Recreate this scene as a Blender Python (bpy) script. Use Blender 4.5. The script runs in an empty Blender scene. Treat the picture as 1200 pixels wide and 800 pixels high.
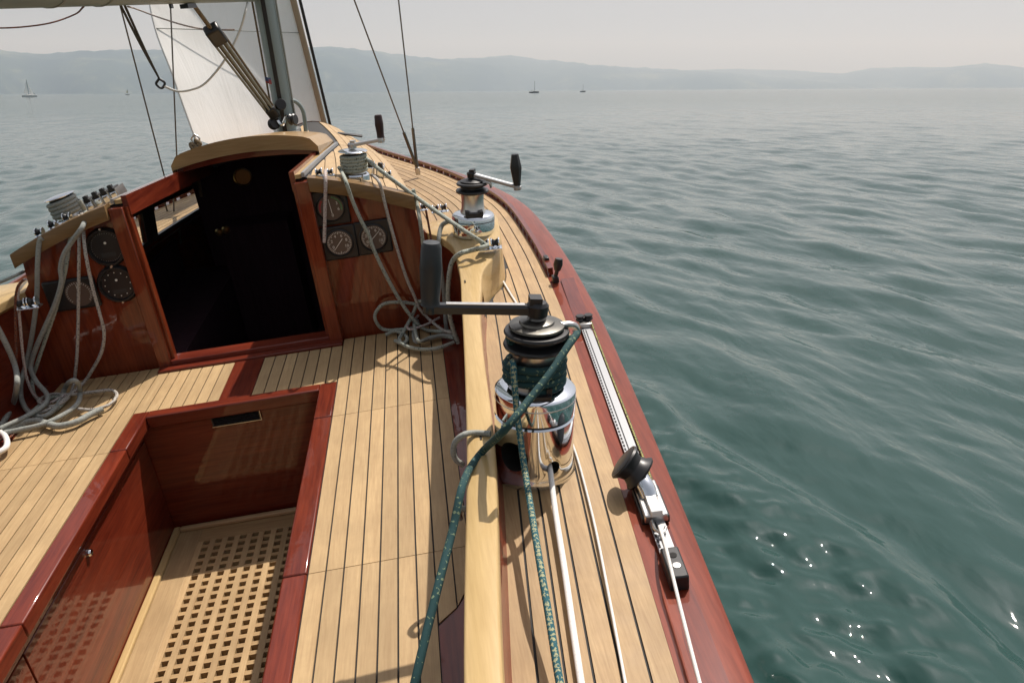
import bpy, bmesh, math, random
import numpy as np
from mathutils import Matrix, Vector

random.seed(7); np.random.seed(7)
rad = math.radians
sc = bpy.context.scene
col = sc.collection

# ------------------------------------------------------------------ camera frame
# Boat axes: x to starboard, y forward, z up, z = 0 on the cockpit seats, metres.
FPX, CXP, CYP = 933.33, 600.0, 400.0          # 28 mm lens on a 1200 x 800 picture
EYE = 1.30                                    # eye height above the seats
SEA = 1.90                                    # eye height above the lake
def unit(v): v = np.array(v, float); return v / np.linalg.norm(v)
_F = unit((-135, -405, FPX)); _R = np.array((12273, -1942, FPX), float)
_R = unit(_R - _F * (_R @ _F)); _U = np.cross(_F, _R)
if _U[1] > 0: _U = -_U
A = np.stack([_R, _F, _U])
EYEP = np.array([0, 0, EYE])
def ray(px, py): return A @ np.array([px - CXP, py - CYP, FPX])
def onz(px, py, z): d = ray(px, py); return EYEP + d * ((z - EYE) / d[2])
def ony(px, py, y): d = ray(px, py); return EYEP + d * (y / d[1])
def onx(px, py, x): d = ray(px, py); return EYEP + d * (x / d[0])
UPB = np.cross(ray(0, 110), ray(1200, 102.5)); UPB = unit(UPB * np.sign(UPB[2]))
YW = unit(np.array([0, 1, 0]) - UPB[1] * UPB); XW = np.cross(YW, UPB)
W = np.stack([XW, YW, UPB])                    # boat -> world rotation (heel and trim)
def world(p): return W @ (np.array(p, float) - EYEP) + np.array([0, 0, SEA])
def to_boat(q): return W.T @ (np.array(q, float) - np.array([0, 0, SEA])) + EYEP
M = Matrix.Identity(4)
for i in range(3):
    for j in range(3): M[i][j] = W[i, j]
M.translation = Vector(world((0, 0, 0)))

cam_d = bpy.data.cameras.new('camera'); cam = bpy.data.objects.new('camera', cam_d); col.objects.link(cam)
cam_d.lens = 28.0; cam_d.sensor_width = 36.0; cam_d.clip_start = 0.05; cam_d.clip_end = 60000
cx_, cy_, cz_ = W @ (A @ np.array([1, 0, 0])), W @ (A @ np.array([0, -1, 0])), W @ (A @ np.array([0, 0, -1]))
mc = Matrix.Identity(4)
for i in range(3): mc[i][0], mc[i][1], mc[i][2] = cx_[i], cy_[i], cz_[i]
mc.translation = Vector((0, 0, SEA)); cam.matrix_world = mc
sc.camera = cam

# ------------------------------------------------------------------ light
SUN_B = unit((0.47, 0.57, 1.0)); SUN_W = W @ SUN_B
SUN_EL = math.asin(SUN_W[2]); SUN_AZ = math.atan2(SUN_W[0], SUN_W[1])
wd = bpy.data.worlds.new('World'); sc.world = wd; wd.use_nodes = True
wn = wd.node_tree.nodes; wl = wd.node_tree.links; wn.clear()
sky = wn.new('ShaderNodeTexSky'); sky.sky_type = 'NISHITA'; sky.sun_disc = False
sky.sun_elevation = SUN_EL; sky.sun_rotation = SUN_AZ; sky.air_density = 1.0; sky.dust_density = 6.0; sky.ozone_density = 1.0; sky.altitude = 400
hs = wn.new('ShaderNodeHueSaturation'); hs.inputs['Saturation'].default_value = 0.14
bg = wn.new('ShaderNodeBackground'); bg.inputs['Strength'].default_value = 0.085
wo = wn.new('ShaderNodeOutputWorld')
tint = wn.new('ShaderNodeMix'); tint.data_type = 'RGBA'; tint.blend_type = 'MULTIPLY'; tint.inputs[0].default_value = 1.0; tint.inputs[7].default_value = (0.92, 0.90, 0.965, 1)
wl.new(sky.outputs[0], hs.inputs['Color']); wl.new(hs.outputs[0], tint.inputs[6]); wl.new(tint.outputs[2], bg.inputs['Color']); wl.new(bg.outputs[0], wo.inputs['Surface'])
sun_d = bpy.data.lights.new('sun', 'SUN'); sun_d.energy = 4.2; sun_d.angle = rad(0.6); sun_d.color = (1.0, 0.95, 0.885)
sun = bpy.data.objects.new('sun', sun_d); col.objects.link(sun)
sun.rotation_euler = Vector(SUN_W).to_track_quat('Z', 'Y').to_euler(); sun.location = Vector(SUN_W) * 30
vs = sc.view_settings; vs.view_transform = 'Standard'; vs.look = 'None'; vs.exposure = 0.38; vs.gamma = 1.0; vs.use_curve_mapping = False
sc.render.engine = 'CYCLES'
cy = sc.cycles; cy.use_denoising = True; cy.max_bounces = 8; cy.diffuse_bounces = 3; cy.glossy_bounces = 5; cy.transmission_bounces = 6
cy.volume_bounces = 0; cy.caustics_reflective = False; cy.caustics_refractive = False; cy.sample_clamp_indirect = 6

# ------------------------------------------------------------------ materials
class NT:
    def __init__(s, name):
        s.m = bpy.data.materials.new(name); s.m.use_nodes = True
        s.t = s.m.node_tree; s.n = s.t.nodes; s.l = s.t.links
        s.b = s.n['Principled BSDF']; s.o = s.n['Material Output']
    def new(s, t, **k):
        x = s.n.new('ShaderNode' + t)
        for a, v in k.items(): setattr(x, a, v)
        return x
    def link(s, a, b): s.l.new(a, b)
    def set(s, **k):
        for a, v in k.items(): s.b.inputs[a.replace('_', ' ')].default_value = v
    def math(s, op, a, b=None):
        x = s.new('Math', operation=op)
        for i, v in enumerate((a, b)):
            if v is None: continue
            if isinstance(v, (int, float)): x.inputs[i].default_value = v
            else: s.link(v, x.inputs[i])
        return x.outputs[0]
    def ramp(s, fac, stops):
        r = s.new('ValToRGB'); e = r.color_ramp.elements
        while len(e) < len(stops): e.new(0.5)
        for q, (p, c) in zip(e, stops): q.position = p; q.color = (*c, 1) if len(c) == 3 else c
        s.link(fac, r.inputs[0]); return r.outputs[0]
    def noise(s, vec, scale, detail=4, rough=0.55, dist=0.0):
        x = s.new('TexNoise'); x.inputs['Scale'].default_value = scale; x.inputs['Detail'].default_value = detail
        x.inputs['Roughness'].default_value = rough; x.inputs['Distortion'].default_value = dist
        if vec is not None: s.link(vec, x.inputs['Vector'])
        return x.outputs[0]
    def mapping(s, vec, scale=(1, 1, 1), rot=(0, 0, 0), loc=(0, 0, 0)):
        x = s.new('Mapping'); x.inputs['Scale'].default_value = scale; x.inputs['Rotation'].default_value = rot; x.inputs['Location'].default_value = loc
        s.link(vec, x.inputs['Vector']); return x.outputs[0]
    def bump(s, h, strength, dist):
        x = s.new('Bump'); x.inputs['Strength'].default_value = strength; x.inputs['Distance'].default_value = dist
        s.link(h, x.inputs['Height']); s.link(x.outputs[0], s.b.inputs['Normal']); return x
    def mix(s, fac, a, b, mode='MIX'):
        x = s.new('Mix', data_type='RGBA', blend_type=mode)
        for i, v in ((0, fac), (6, a), (7, b)):
            if isinstance(v, (int, float)): x.inputs[i].default_value = v
            elif isinstance(v, tuple): x.inputs[i].default_value = (*v, 1)
            else: s.link(v, x.inputs[i])
        return x.outputs[2]

def plain(name, colr, rough=0.5, metal=0.0, **k):
    t = NT(name); t.set(Base_Color=(*colr, 1), Roughness=rough, Metallic=metal, **k); return t.m

def wood(name, dark, light, axis, rough=0.55, coat=0.0, vary=0.16, grain=1.0, stain=0.0, bump=0.25):
    t = NT(name)
    tc = t.new('TexCoord'); oi = t.new('ObjectInfo')
    off = t.new('CombineXYZ'); t.link(t.math('MULTIPLY', oi.outputs['Random'], 37.0), off.inputs[axis])
    t.link(t.math('MULTIPLY', oi.outputs['Random'], 11.0), off.inputs[(axis + 1) % 3])
    add = t.new('VectorMath', operation='ADD'); t.link(tc.outputs['Object'], add.inputs[0]); t.link(off.outputs[0], add.inputs[1])
    s = [1, 1, 1]; s[axis] = 0.055
    fine = t.noise(t.mapping(add.outputs[0], tuple(v * 210 * grain for v in s)), 1.0, 3, 0.6)
    s[axis] = 0.09
    broad = t.noise(t.mapping(add.outputs[0], tuple(v * 26 * grain for v in s)), 1.0, 5, 0.6, 1.2)
    f = t.math('ADD', t.math('MULTIPLY', fine, 0.5), t.math('MULTIPLY', broad, 0.5))
    c = t.ramp(f, [(0.34, dark), (0.66, light)])
    hsv = t.new('HueSaturation'); t.link(c, hsv.inputs['Color'])
    t.link(t.math('ADD', t.math('MULTIPLY', oi.outputs['Random'], 2 * vary), 1.0 - vary), hsv.inputs['Value'])
    out = hsv.outputs[0]
    if stain:
        sn = t.noise(tc.outputs['Object'], 5.0, 5, 0.65)
        out = t.mix(t.ramp(sn, [(0.42, (stain,) * 3), (0.62, (0, 0, 0))]), out, tuple(v * 0.55 for v in dark))
    t.link(out, t.b.inputs['Base Color'])
    rn = t.noise(tc.outputs['Object'], 9.0, 3)
    t.link(t.math('ADD', t.math('MULTIPLY', rn, 0.2), rough - 0.1), t.b.inputs['Roughness'])
    if coat:
        t.set(Coat_Weight=coat * 0.8, Coat_Roughness=0.045, Coat_IOR=1.5, Specular_IOR_Level=0.12)
        cb = t.new('Bump'); cb.inputs['Strength'].default_value = 0.10; cb.inputs['Distance'].default_value = 0.004
        t.link(t.noise(tc.outputs['Object'], 22.0, 2), cb.inputs['Height']); t.link(cb.outputs[0], t.b.inputs['Coat Normal'])
    t.bump(f, bump, 0.0012)
    return t.m

TEAK = wood('teak_deck', (0.37, 0.242, 0.115), (0.50, 0.350, 0.178), 1, rough=0.62, vary=0.12, stain=0.22)
TEAKD = wood('teak_side_deck', (0.285, 0.178, 0.080), (0.43, 0.290, 0.140), 1, rough=0.62, vary=0.13, stain=0.25)
TEAKX = wood('teak_cross', (0.32, 0.20, 0.09), (0.46, 0.31, 0.145), 0, rough=0.62, vary=0.10)
PALE = wood('pale_ash', (0.44, 0.305, 0.135), (0.55, 0.395, 0.19), 1, rough=0.38, coat=0.35, vary=0.03, grain=0.8, bump=0.1)
PALEX = wood('pale_ash_cross', (0.46, 0.32, 0.165), (0.58, 0.42, 0.235), 0, rough=0.38, coat=0.35, vary=0.04, grain=0.8, bump=0.1)
MAHY = wood('mahogany_foreaft', (0.082, 0.010, 0.005), (0.200, 0.033, 0.013), 1, rough=0.4, coat=1.0, vary=0.08, grain=0.6, bump=0.08)
MAHX = wood('mahogany_cross', (0.082, 0.010, 0.005), (0.200, 0.033, 0.013), 0, rough=0.4, coat=1.0, vary=0.08, grain=0.6, bump=0.08)
MAHZ = wood('mahogany_upright', (0.10, 0.015, 0.005), (0.25, 0.048, 0.016), 2, rough=0.4, coat=1.0, vary=0.08, grain=0.6, bump=0.08)
MAHC = wood('mahogany_covering', (0.12, 0.022, 0.010), (0.24, 0.050, 0.024), 1, rough=0.45, coat=1.0, vary=0.0, grain=0.5, bump=0.08)
MAHC.node_tree.nodes['Principled BSDF'].inputs['Coat Roughness'].default_value = 0.06
MAHC.node_tree.nodes['Principled BSDF'].inputs['Coat Weight'].default_value = 0.5
MAHC.node_tree.nodes['Principled BSDF'].inputs['Specular IOR Level'].default_value = 0.08
FASC = wood('fascia_wood', (0.15, 0.088, 0.036), (0.235, 0.145, 0.066), 0, rough=0.4, coat=0.35, vary=0.04, grain=0.8, bump=0.1)
CAULK = plain('black_caulk', (0.012, 0.011, 0.010), 0.75)
def metal(name, c, r0, r1):
    t = NT(name); tc = t.new('TexCoord'); t.set(Base_Color=(*c, 1), Metallic=1.0)
    n = t.noise(tc.outputs['Object'], 40.0, 4)
    t.link(t.math('ADD', t.math('MULTIPLY', n, r1 - r0), r0), t.b.inputs['Roughness']); return t.m
CHROME = metal('polished_chrome', (0.78, 0.82, 0.86), 0.03, 0.12)
STEEL = metal('brushed_steel', (0.60, 0.59, 0.57), 0.22, 0.42)
ALU = metal('anodised_aluminium', (0.40, 0.41, 0.42), 0.40, 0.6)
GUN = metal('gunmetal', (0.15, 0.145, 0.13), 0.22, 0.45)
SPAR = plain('painted_spar', (0.25, 0.31, 0.315), 0.45, 0.0)
WIRE = plain('stay_wire', (0.16, 0.14, 0.12), 0.4, 0.6)
BLACK = plain('black_plastic', (0.014, 0.014, 0.015), 0.38)
BLUEBLACK = plain('dark_grip_rubber', (0.022, 0.026, 0.030), 0.42)
BROWNGRIP = plain('dark_brown_grip', (0.030, 0.008, 0.007), 0.4)
DARKBRASS = plain('old_brass', (0.30, 0.22, 0.09), 0.35, 1.0)
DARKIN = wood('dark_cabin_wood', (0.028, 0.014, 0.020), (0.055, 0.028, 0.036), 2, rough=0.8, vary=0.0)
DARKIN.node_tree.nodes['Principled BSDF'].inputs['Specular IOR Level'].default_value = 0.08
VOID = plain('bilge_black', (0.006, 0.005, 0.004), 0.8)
DIAL = plain('dial_brown_black', (0.12, 0.085, 0.068), 0.35)
DIALB = plain('dial_black', (0.012, 0.013, 0.015), 0.3)
MARK = plain('dial_white_marks', (0.85, 0.83, 0.76), 0.6)
MARKR = plain('dial_red_marks', (0.45, 0.05, 0.05), 0.6)
MARKG = plain('dial_green_marks', (0.10, 0.36, 0.14), 0.6)
WHITEPL = plain('white_paint', (0.75, 0.75, 0.73), 0.4)
def glass_mat():
    t = NT('window_glass'); t.set(Base_Color=(0.92, 0.96, 0.95, 1), Roughness=0.02, Transmission_Weight=1.0, IOR=1.02, Specular_IOR_Level=0.5); return t.m
GLASS = glass_mat()

def rope_mat(name, base, fleck, fleck2=None, amount=0.5, reps=(4, 1.0)):
    t = NT(name); uv = t.new('UVMap')
    ck = t.new('TexChecker'); ck.inputs['Scale'].default_value = 1.0
    t.link(t.mapping(uv.outputs[0], (reps[0] * 2, reps[1] * 2, 1), (0, 0, rad(45))), ck.inputs['Vector'])
    nz = t.noise(t.mapping(uv.outputs[0], (4.5, 1.5, 1)), 1.0, 1)
    on = t.math('GREATER_THAN', nz, 1.0 - amount)
    fac = t.math('MULTIPLY', ck.outputs['Fac'], on)
    c = t.mix(fac, base, fleck)
    if fleck2:
        ck2 = t.new('TexChecker'); ck2.inputs['Scale'].default_value = 1.0
        t.link(t.mapping(uv.outputs[0], (reps[0], reps[1], 1), (0, 0, rad(45)), (0.5, 0.5, 0)), ck2.inputs['Vector'])
        c = t.mix(t.math('MULTIPLY', ck2.outputs['Fac'], t.math('LESS_THAN', nz, amount - 0.12)), c, fleck2)
    dirt = t.noise(uv.outputs[0], 0.35, 3)
    c = t.mix(t.math('MULTIPLY', dirt, 0.35), c, tuple(v * 0.55 for v in base))
    t.link(c, t.b.inputs['Base Color']); t.set(Roughness=0.85)
    w = t.new('TexChecker'); w.inputs['Scale'].default_value = 1.0
    t.link(t.mapping(uv.outputs[0], (reps[0] * 2, reps[1] * 2, 1), (0, 0, rad(45))), w.inputs['Vector'])
    t.bump(w.outputs['Fac'], 0.8, 0.003)
    return t.m
R_GREEN = rope_mat('rope_dark_green', (0.011, 0.055, 0.058), (0.20, 0.26, 0.15), None, 0.40, (4, 1.0))
R_TEAL = rope_mat('rope_teal', (0.018, 0.105, 0.130), (0.42, 0.42, 0.24), None, 0.52, (3, 0.8))
R_GREY = rope_mat('rope_grey', (0.33, 0.345, 0.315), (0.24, 0.26, 0.24), None, 0.5)
R_GREYGREEN = rope_mat('rope_grey_green', (0.40, 0.43, 0.37), (0.035, 0.07, 0.06), None, 0.42)
R_WHITE = rope_mat('rope_white', (0.84, 0.83, 0.79), (0.72, 0.70, 0.66), None, 0.4)
R_FLECK = rope_mat('rope_white_dark_fleck', (0.50, 0.47, 0.42), (0.07, 0.045, 0.045), None, 0.45)
R_RED = rope_mat('rope_white_red_fleck', (0.56, 0.50, 0.46), (0.22, 0.03, 0.04), None, 0.46)
R_ORANGE = rope_mat('rope_dark_orange_fleck', (0.06, 0.025, 0.02), (0.55, 0.16, 0.06), (0.4, 0.36, 0.3), 0.5)
R_YELLOW = rope_mat('line_yellow_fleck', (0.06, 0.06, 0.05), (0.65, 0.58, 0.16), None, 0.55, (2, 0.5))
R_TAN = rope_mat('rope_tan_black', (0.23, 0.17, 0.10), (0.02, 0.02, 0.02), None, 0.45)

def sail_mat():
    t = NT('sailcloth'); tc = t.new('TexCoord')
    n = t.noise(tc.outputs['Object'], 1.6, 6, 0.6, 0.4)
    d = t.n.new('ShaderNodeBsdfDiffuse'); tr = t.n.new('ShaderNodeBsdfTranslucent'); mx = t.n.new('ShaderNodeMixShader'); mx.inputs[0].default_value = 0.28
    c = t.ramp(n, [(0.3, (0.88, 0.87, 0.85)), (0.7, (0.96, 0.955, 0.94))])
    t.link(c, d.inputs[0]); t.link(c, tr.inputs[0])
    bp = t.new('Bump'); bp.inputs['Strength'].default_value = 0.25; bp.inputs['Distance'].default_value = 0.04
    t.link(t.noise(t.mapping(tc.outputs['Object'], (2, 2, 0.6)), 3.0, 5, 0.6, 1.0), bp.inputs['Height'])
    t.link(bp.outputs[0], d.inputs['Normal']); t.link(bp.outputs[0], tr.inputs['Normal'])
    t.link(d.outputs[0], mx.inputs[1]); t.link(tr.outputs[0], mx.inputs[2]); t.link(mx.outputs[0], t.o.inputs['Surface']); return t.m
SAIL = sail_mat()

# ------------------------------------------------------------------ mesh helpers
I3 = (np.zeros(3), np.array([1., 0, 0]), np.array([0, 1., 0]), np.array([0, 0, 1.]))
def frame(o, z, x=None):
    z = unit(z); x = np.array([1., 0, 0]) if x is None else np.array(x, float)
    if abs(unit(x) @ z) > 0.98: x = np.array([0, 1., 0])
    x = unit(x - z * (x @ z)); return (np.array(o, float), x, np.cross(z, x), z)
def fp(fr, p): return fr[0] + fr[1] * p[0] + fr[2] * p[1] + fr[3] * p[2]

class MB:
    def __init__(s): s.v = []; s.f = []; s.uv = {}; s.mi = {}; s.mats = []
    def mat(s, m):
        if m not in s.mats: s.mats.append(m)
        return s.mats.index(m)
    def addf(s, f, m=None, uv=None):
        k = len(s.f); s.f.append(tuple(f))
        if m is not None: s.mi[k] = s.mat(m)
        if uv is not None: s.uv[k] = uv
    def box(s, c, hd, fr=I3, m=None):
        b = len(s.v)
        for dz in (-1, 1):
            for dy in (-1, 1):
                for dx in (-1, 1):
                    s.v.append(fp(fr, (c[0] + dx * hd[0], c[1] + dy * hd[1], c[2] + dz * hd[2])))
        for f in ((0, 2, 3, 1), (4, 5, 7, 6), (0, 1, 5, 4), (2, 6, 7, 3), (0, 4, 6, 2), (1, 3, 7, 5)): s.addf([b + i for i in f], m)
        return s
    def bb(s, x0, x1, y0, y1, z0, z1, m=None):
        return s.box(((x0 + x1) / 2, (y0 + y1) / 2, (z0 + z1) / 2), ((x1 - x0) / 2, (y1 - y0) / 2, (z1 - z0) / 2), I3, m)
    def prism(s, poly, z0, z1, fr=I3, m=None):
        b = len(s.v); n = len(poly)
        for z in (z0, z1):
            for p in poly: s.v.append(fp(fr, (p[0], p[1], z)))
        s.addf([b + i for i in range(n)][::-1], m); s.addf([b + n + i for i in range(n)], m)
        for i in range(n): j = (i + 1) % n; s.addf((b + i, b + j, b + n + j, b + n + i), m)
        return s
    def lathe(s, prof, fr=I3, n=28, m=None, cap=True):
        b = len(s.v)
        for r, z in prof:
            for k in range(n):
                a = 2 * math.pi * k / n; s.v.append(fp(fr, (r * math.cos(a), r * math.sin(a), z)))
        for i in range(len(prof) - 1):
            for k in range(n):
                j = (k + 1) % n; s.addf((b + i * n + k, b + i * n + j, b + (i + 1) * n + j, b + (i + 1) * n + k), m)
        if cap and prof[0][0] > 1e-5: s.addf([b + k for k in range(n)][::-1], m)
        if cap and prof[-1][0] > 1e-5: s.addf([b + (len(prof) - 1) * n + k for k in range(n)], m)
        return s
    def tube(s, pts, r, n=8, m=None, flat=None):
        pts = [np.array(p, float) for p in pts]; N = len(pts); b = len(s.v)
        rr = r if hasattr(r, '__len__') else [r] * N
        tg = [unit(pts[min(i + 1, N - 1)] - pts[max(i - 1, 0)]) for i in range(N)]
        x = np.array([0, 0, 1.]) if abs(tg[0][2]) < 0.9 else np.array([1., 0, 0])
        L = 0; Ls = []
        for i in range(N):
            if i: L += np.linalg.norm(pts[i] - pts[i - 1])
            Ls.append(L)
            x = unit(x - tg[i] * (x @ tg[i])); y = np.cross(tg[i], x)
            for k in range(n):
                a = 2 * math.pi * k / n
                s.v.append(pts[i] + rr[i] * (math.cos(a) * x + math.sin(a) * y))
        r0 = max(rr) * 2 * math.pi
        for i in range(N - 1):
            for k in range(n):
                j = (k + 1) % n
                u0, u1, v0, v1 = k / n, (k + 1) / n, Ls[i] / r0 * 4, Ls[i + 1] / r0 * 4
                s.addf((b + i * n + k, b + i * n + j, b + (i + 1) * n + j, b + (i + 1) * n + k), m, ((u0, v0), (u1, v0), (u1, v1), (u0, v1)))
        s.addf([b + k for k in range(n)][::-1], m); s.addf([b + (N - 1) * n + k for k in range(n)], m)
        return s
    def grid(s, P, m=None, skip=None):
        R, Cn = len(P), len(P[0]); b = len(s.v)
        for row in P:
            for p in row: s.v.append(np.array(p, float))
        for i in range(R - 1):
            for j in range(Cn - 1):
                if skip and skip(i, j): continue
                s.addf((b + i * Cn + j, b + i * Cn + j + 1, b + (i + 1) * Cn + j + 1, b + (i + 1) * Cn + j), m)
        return s
    def strip(s, Lp, Rp, th, m=None, down=(0, 0, -1)):
        """closed plank between two edge lines, th thick downwards"""
        d = np.array(down, float) * th; n = len(Lp); b = len(s.v)
        for i in range(n):
            l, r = np.array(Lp[i], float), np.array(Rp[i], float)
            s.v += [l, r, r + d, l + d]
        for i in range(n - 1):
            for k in range(4):
                j = (k + 1) % 4; s.addf((b + 4 * i + k, b + 4 * i + j, b + 4 * i + 4 + j, b + 4 * i + 4 + k), m)
        s.addf((b, b + 3, b + 2, b + 1), m); e = b + 4 * (n - 1); s.addf((e, e + 1, e + 2, e + 3), m)
        return s
    def mesh(s, name, mat, smooth=32, org=None):
        me = bpy.data.meshes.new(name); V = np.array(s.v, float)
        if org is not None: V = V - np.array(org)
        me.from_pydata([tuple(p) for p in V], [], s.f)
        base = mat if not s.mats else None
        if s.mats:
            if mat is not None and any(k not in s.mi for k in range(len(s.f))):
                di = s.mat(mat)
                for k in range(len(s.f)): s.mi.setdefault(k, di)
            for mm in s.mats: me.materials.append(mm)
            for k, p in enumerate(me.polygons): p.material_index = s.mi[k]
        else: me.materials.append(base)
        if s.uv:
            ul = me.uv_layers.new(name='UVMap').data
            for k, p in enumerate(me.polygons):
                if k in s.uv:
                    for q, li in enumerate(p.loop_indices): ul[li].uv = s.uv[k][q]
        bm = bmesh.new(); bm.from_mesh(me); bmesh.ops.recalc_face_normals(bm, faces=bm.faces); bm.to_mesh(me); bm.free()
        if smooth:
            me.polygons.foreach_set('use_smooth', [True] * len(me.polygons)); me.set_sharp_from_angle(angle=rad(smooth))
        me.update(); return me

def tag(o, label=None, cat=None, group=None, kind=None):
    for k, v in (('label', label), ('category', cat), ('group', group), ('kind', kind)):
        if v: o[k] = v
    return o
ORG = {}
def part(name, mb, mat, parent, smooth=32, label=None, bevel=0.0, mesh=None, kind=None):
    """a mesh in boat coordinates hung under a thing, a part or a piece"""
    o = bpy.data.objects.new(name, mesh or mb.mesh(name, mat, smooth)); col.objects.link(o); o.parent = parent
    if parent.name in ORG: o.matrix_basis = Matrix.Translation(-Vector(ORG[parent.name]))
    if bevel:
        b = o.modifiers.new('bevel', 'BEVEL'); b.width = bevel; b.segments = 2; b.limit_method = 'ANGLE'; b.angle_limit = rad(40)
    return tag(o, label=label, kind=kind)
def thing(name, label, cat, org, group=None):
    e = bpy.data.objects.new(name, None); col.objects.link(e); e.empty_display_size = 0.1
    e.matrix_world = M @ Matrix.Translation(Vector(org)); ORG[e.name] = tuple(org)
    return tag(e, label, cat, group)
def solo(name, mb, mat, label, cat, group=None, smooth=32):
    """a thing that is one mesh; its origin at its own lowest middle"""
    V = np.array(mb.v); org = (V.min(0) + V.max(0)) / 2; org[2] = V[:, 2].min()
    o = bpy.data.objects.new(name, mb.mesh(name, mat, smooth, org)); col.objects.link(o)
    o.matrix_world = M @ Matrix.Translation(Vector(org)); return tag(o, label, cat, group)

def curve(pts, n=6):
    """Catmull-Rom through the points"""
    P = [np.array(p, float) for p in pts]; P = [2 * P[0] - P[1]] + P + [2 * P[-1] - P[-2]]; out = []
    for i in range(1, len(P) - 2):
        a, b, c, d = P[i - 1:i + 3]
        for k in range(n):
            t = k / n
            out.append(0.5 * (2 * b + (c - a) * t + (2 * a - 5 * b + 4 * c - d) * t * t + (3 * b - a - 3 * c + d) * t ** 3))
    out.append(P[-2]); return out
def interp(tab):
    xs = np.array([a for a, _ in tab], float); ys = np.array([b for _, b in tab], float)
    ms = np.gradient(ys, xs)
    def f(x):
        x = min(max(x, xs[0]), xs[-1]); i = min(max(int(np.searchsorted(xs, x)) - 1, 0), len(xs) - 2)
        hh = xs[i + 1] - xs[i]; t = (x - xs[i]) / hh
        return float((2*t**3-3*t*t+1)*ys[i] + (t**3-2*t*t+t)*hh*ms[i] + (-2*t**3+3*t*t)*ys[i+1] + (t**3-t*t)*hh*ms[i+1])
    return f
def frange(a, b, n): return [a + (b - a) * i / (n - 1) for i in range(n)]

C = -0.835                                     # centreline
def mir(p): return np.array([2 * C - p[0], p[1], p[2]])
def mirror(mb):
    q = MB(); q.v = [mir(v) for v in mb.v]; q.f = list(mb.f); q.uv = dict(mb.uv); q.mi = dict(mb.mi); q.mats = list(mb.mats); return q

# ------------------------------------------------------------------ lines of the boat
bx = interp([(-1.6, 0.12), (-0.5, 0.29), (0.3, 0.37), (0.95, 0.422), (1.92, 0.496), (2.83, 0.548), (3.6, 0.553), (4.3, 0.515), (5.2, 0.30), (6.5, -0.19), (7.6, -0.61), (8.15, -0.835)])
zg = interp([(-1.6, 0.14), (1, 0.17), (2, 0.19), (3, 0.19), (4.5, 0.18), (6, 0.16), (8.15, 0.15)])
def tin(y): return bx(y) - (0.128 if y < 5 else 0.128 - 0.03 * (y - 5) / 3)
def zd(x, y): d = bx(y) - x; return zg(y) + 0.10 * d * (1 - d / 3.0)
cabw = lambda y: 0.765 - 0.07 * (y - 3.21) - 0.02 * (y - 3.21) ** 2
def zr(x, y): u = (x - C) / cabw(y); return 0.74 - 0.17 * u * u - 0.075 * (y - 3.21)
zcap = interp([(0.3, 0.325), (1.0, 0.33), (2.0, 0.345), (2.9, 0.362), (3.2, 0.40), (3.4, 0.38), (3.75, 0.30)])
_cl = [(543, 800), (546.5, 515), (543.6, 417), (540.6, 357), (536, 310)]
_t = [(0.3, -0.10)]
for p in _cl:
    y = 2.0
    for _ in range(8): y = onz(*p, zcap(y))[1]
    _t.append((y, onz(*p, zcap(y))[0]))
xl = interp(_t + [(3.06, 0.052), (3.13, 0.02), (3.22, -0.035), (3.35, -0.055), (3.75, -0.09)])
_t2 = [(0.3, -0.035)]
for p in [(590, 800), (579, 515), (565, 400), (562.5, 362), (564, 340)]:
    y = 2.0
    for _ in range(8): y = onz(*p, zcap(y))[1]
    _t2.append((y, onz(*p, zcap(y))[0]))
xr = interp(_t2 + [(2.80, 0.165), (2.90, 0.215), (2.97, 0.24), (3.2, 0.27), (3.45, 0.28), (3.75, 0.25)])

# ================================================================== the lake, far shore
def far_dir(px, py=105):
    d = W @ ray(px, py); return math.atan2(d[0], d[1])
waterline = lambda x: float(np.interp(x, [0, 240, 380, 560, 780, 960, 1200], [116, 109.6, 104, 101, 100.7, 104, 108]))
def wave_height(X, Y, spacing, rng):
    Z = np.zeros_like(X)
    for k in range(110):
        lam = math.exp(rng.uniform(math.log(0.14), math.log(5.5)))
        a = math.atan2(-0.25, -0.97) + rng.normal(0, 0.40)
        slope = (0.019 if lam < 0.4 else 0.027) * rng.uniform(0.5, 1.3) * (1.0 if lam < 0.9 else (lam / 0.9) ** -1.2)
        kk = 2 * math.pi / lam; ph = rng.uniform(0, 6.28)
        fade = np.clip((lam / spacing - 2.5) / 3.0, 0, 1)
        th = kk * (X * math.cos(a) + Y * math.sin(a)) + ph
        Z += slope / kk * fade * (np.sin(th) + 0.2 * np.cos(2 * th))
    return Z
def hull_wave(X, Y, rng):
    """wave thrown off by the hull on the starboard side, with short chop inside it"""
    xc = np.interp(Y, [-4, 0, 2.1, 3.2, 4.2, 6.0, 8.0], [3.2, 2.2, 1.86, 1.76, 1.46, 0.95, 0.3]) + 0.05 * np.sin(Y * 3.1)
    d = X - xc; near = np.clip((7.5 - Y) / 3, 0, 1) * np.clip((Y + 4) / 2, 0, 1) * (X > 0)
    Z = near * (0.085 * np.exp(-np.where(d > 0, d / 0.15, d / 0.45) ** 2) + 0.022 * np.exp(-((d - 0.75) / 0.22) ** 2))
    m = near * np.clip((0.15 - d) / 0.3, 0, 1) * np.clip((5.2 - Y) / 1.2, 0, 1); c = np.zeros_like(X)
    for k in range(34):
        lam = rng.uniform(0.07, 0.26); kk = 2 * math.pi / lam; a = rng.normal(-2.4, 0.8)
        c += 0.047 / kk * np.sin(kk * (X * math.cos(a) + Y * math.sin(a)) + rng.uniform(0, 6.28))
    return Z + c * m
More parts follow.
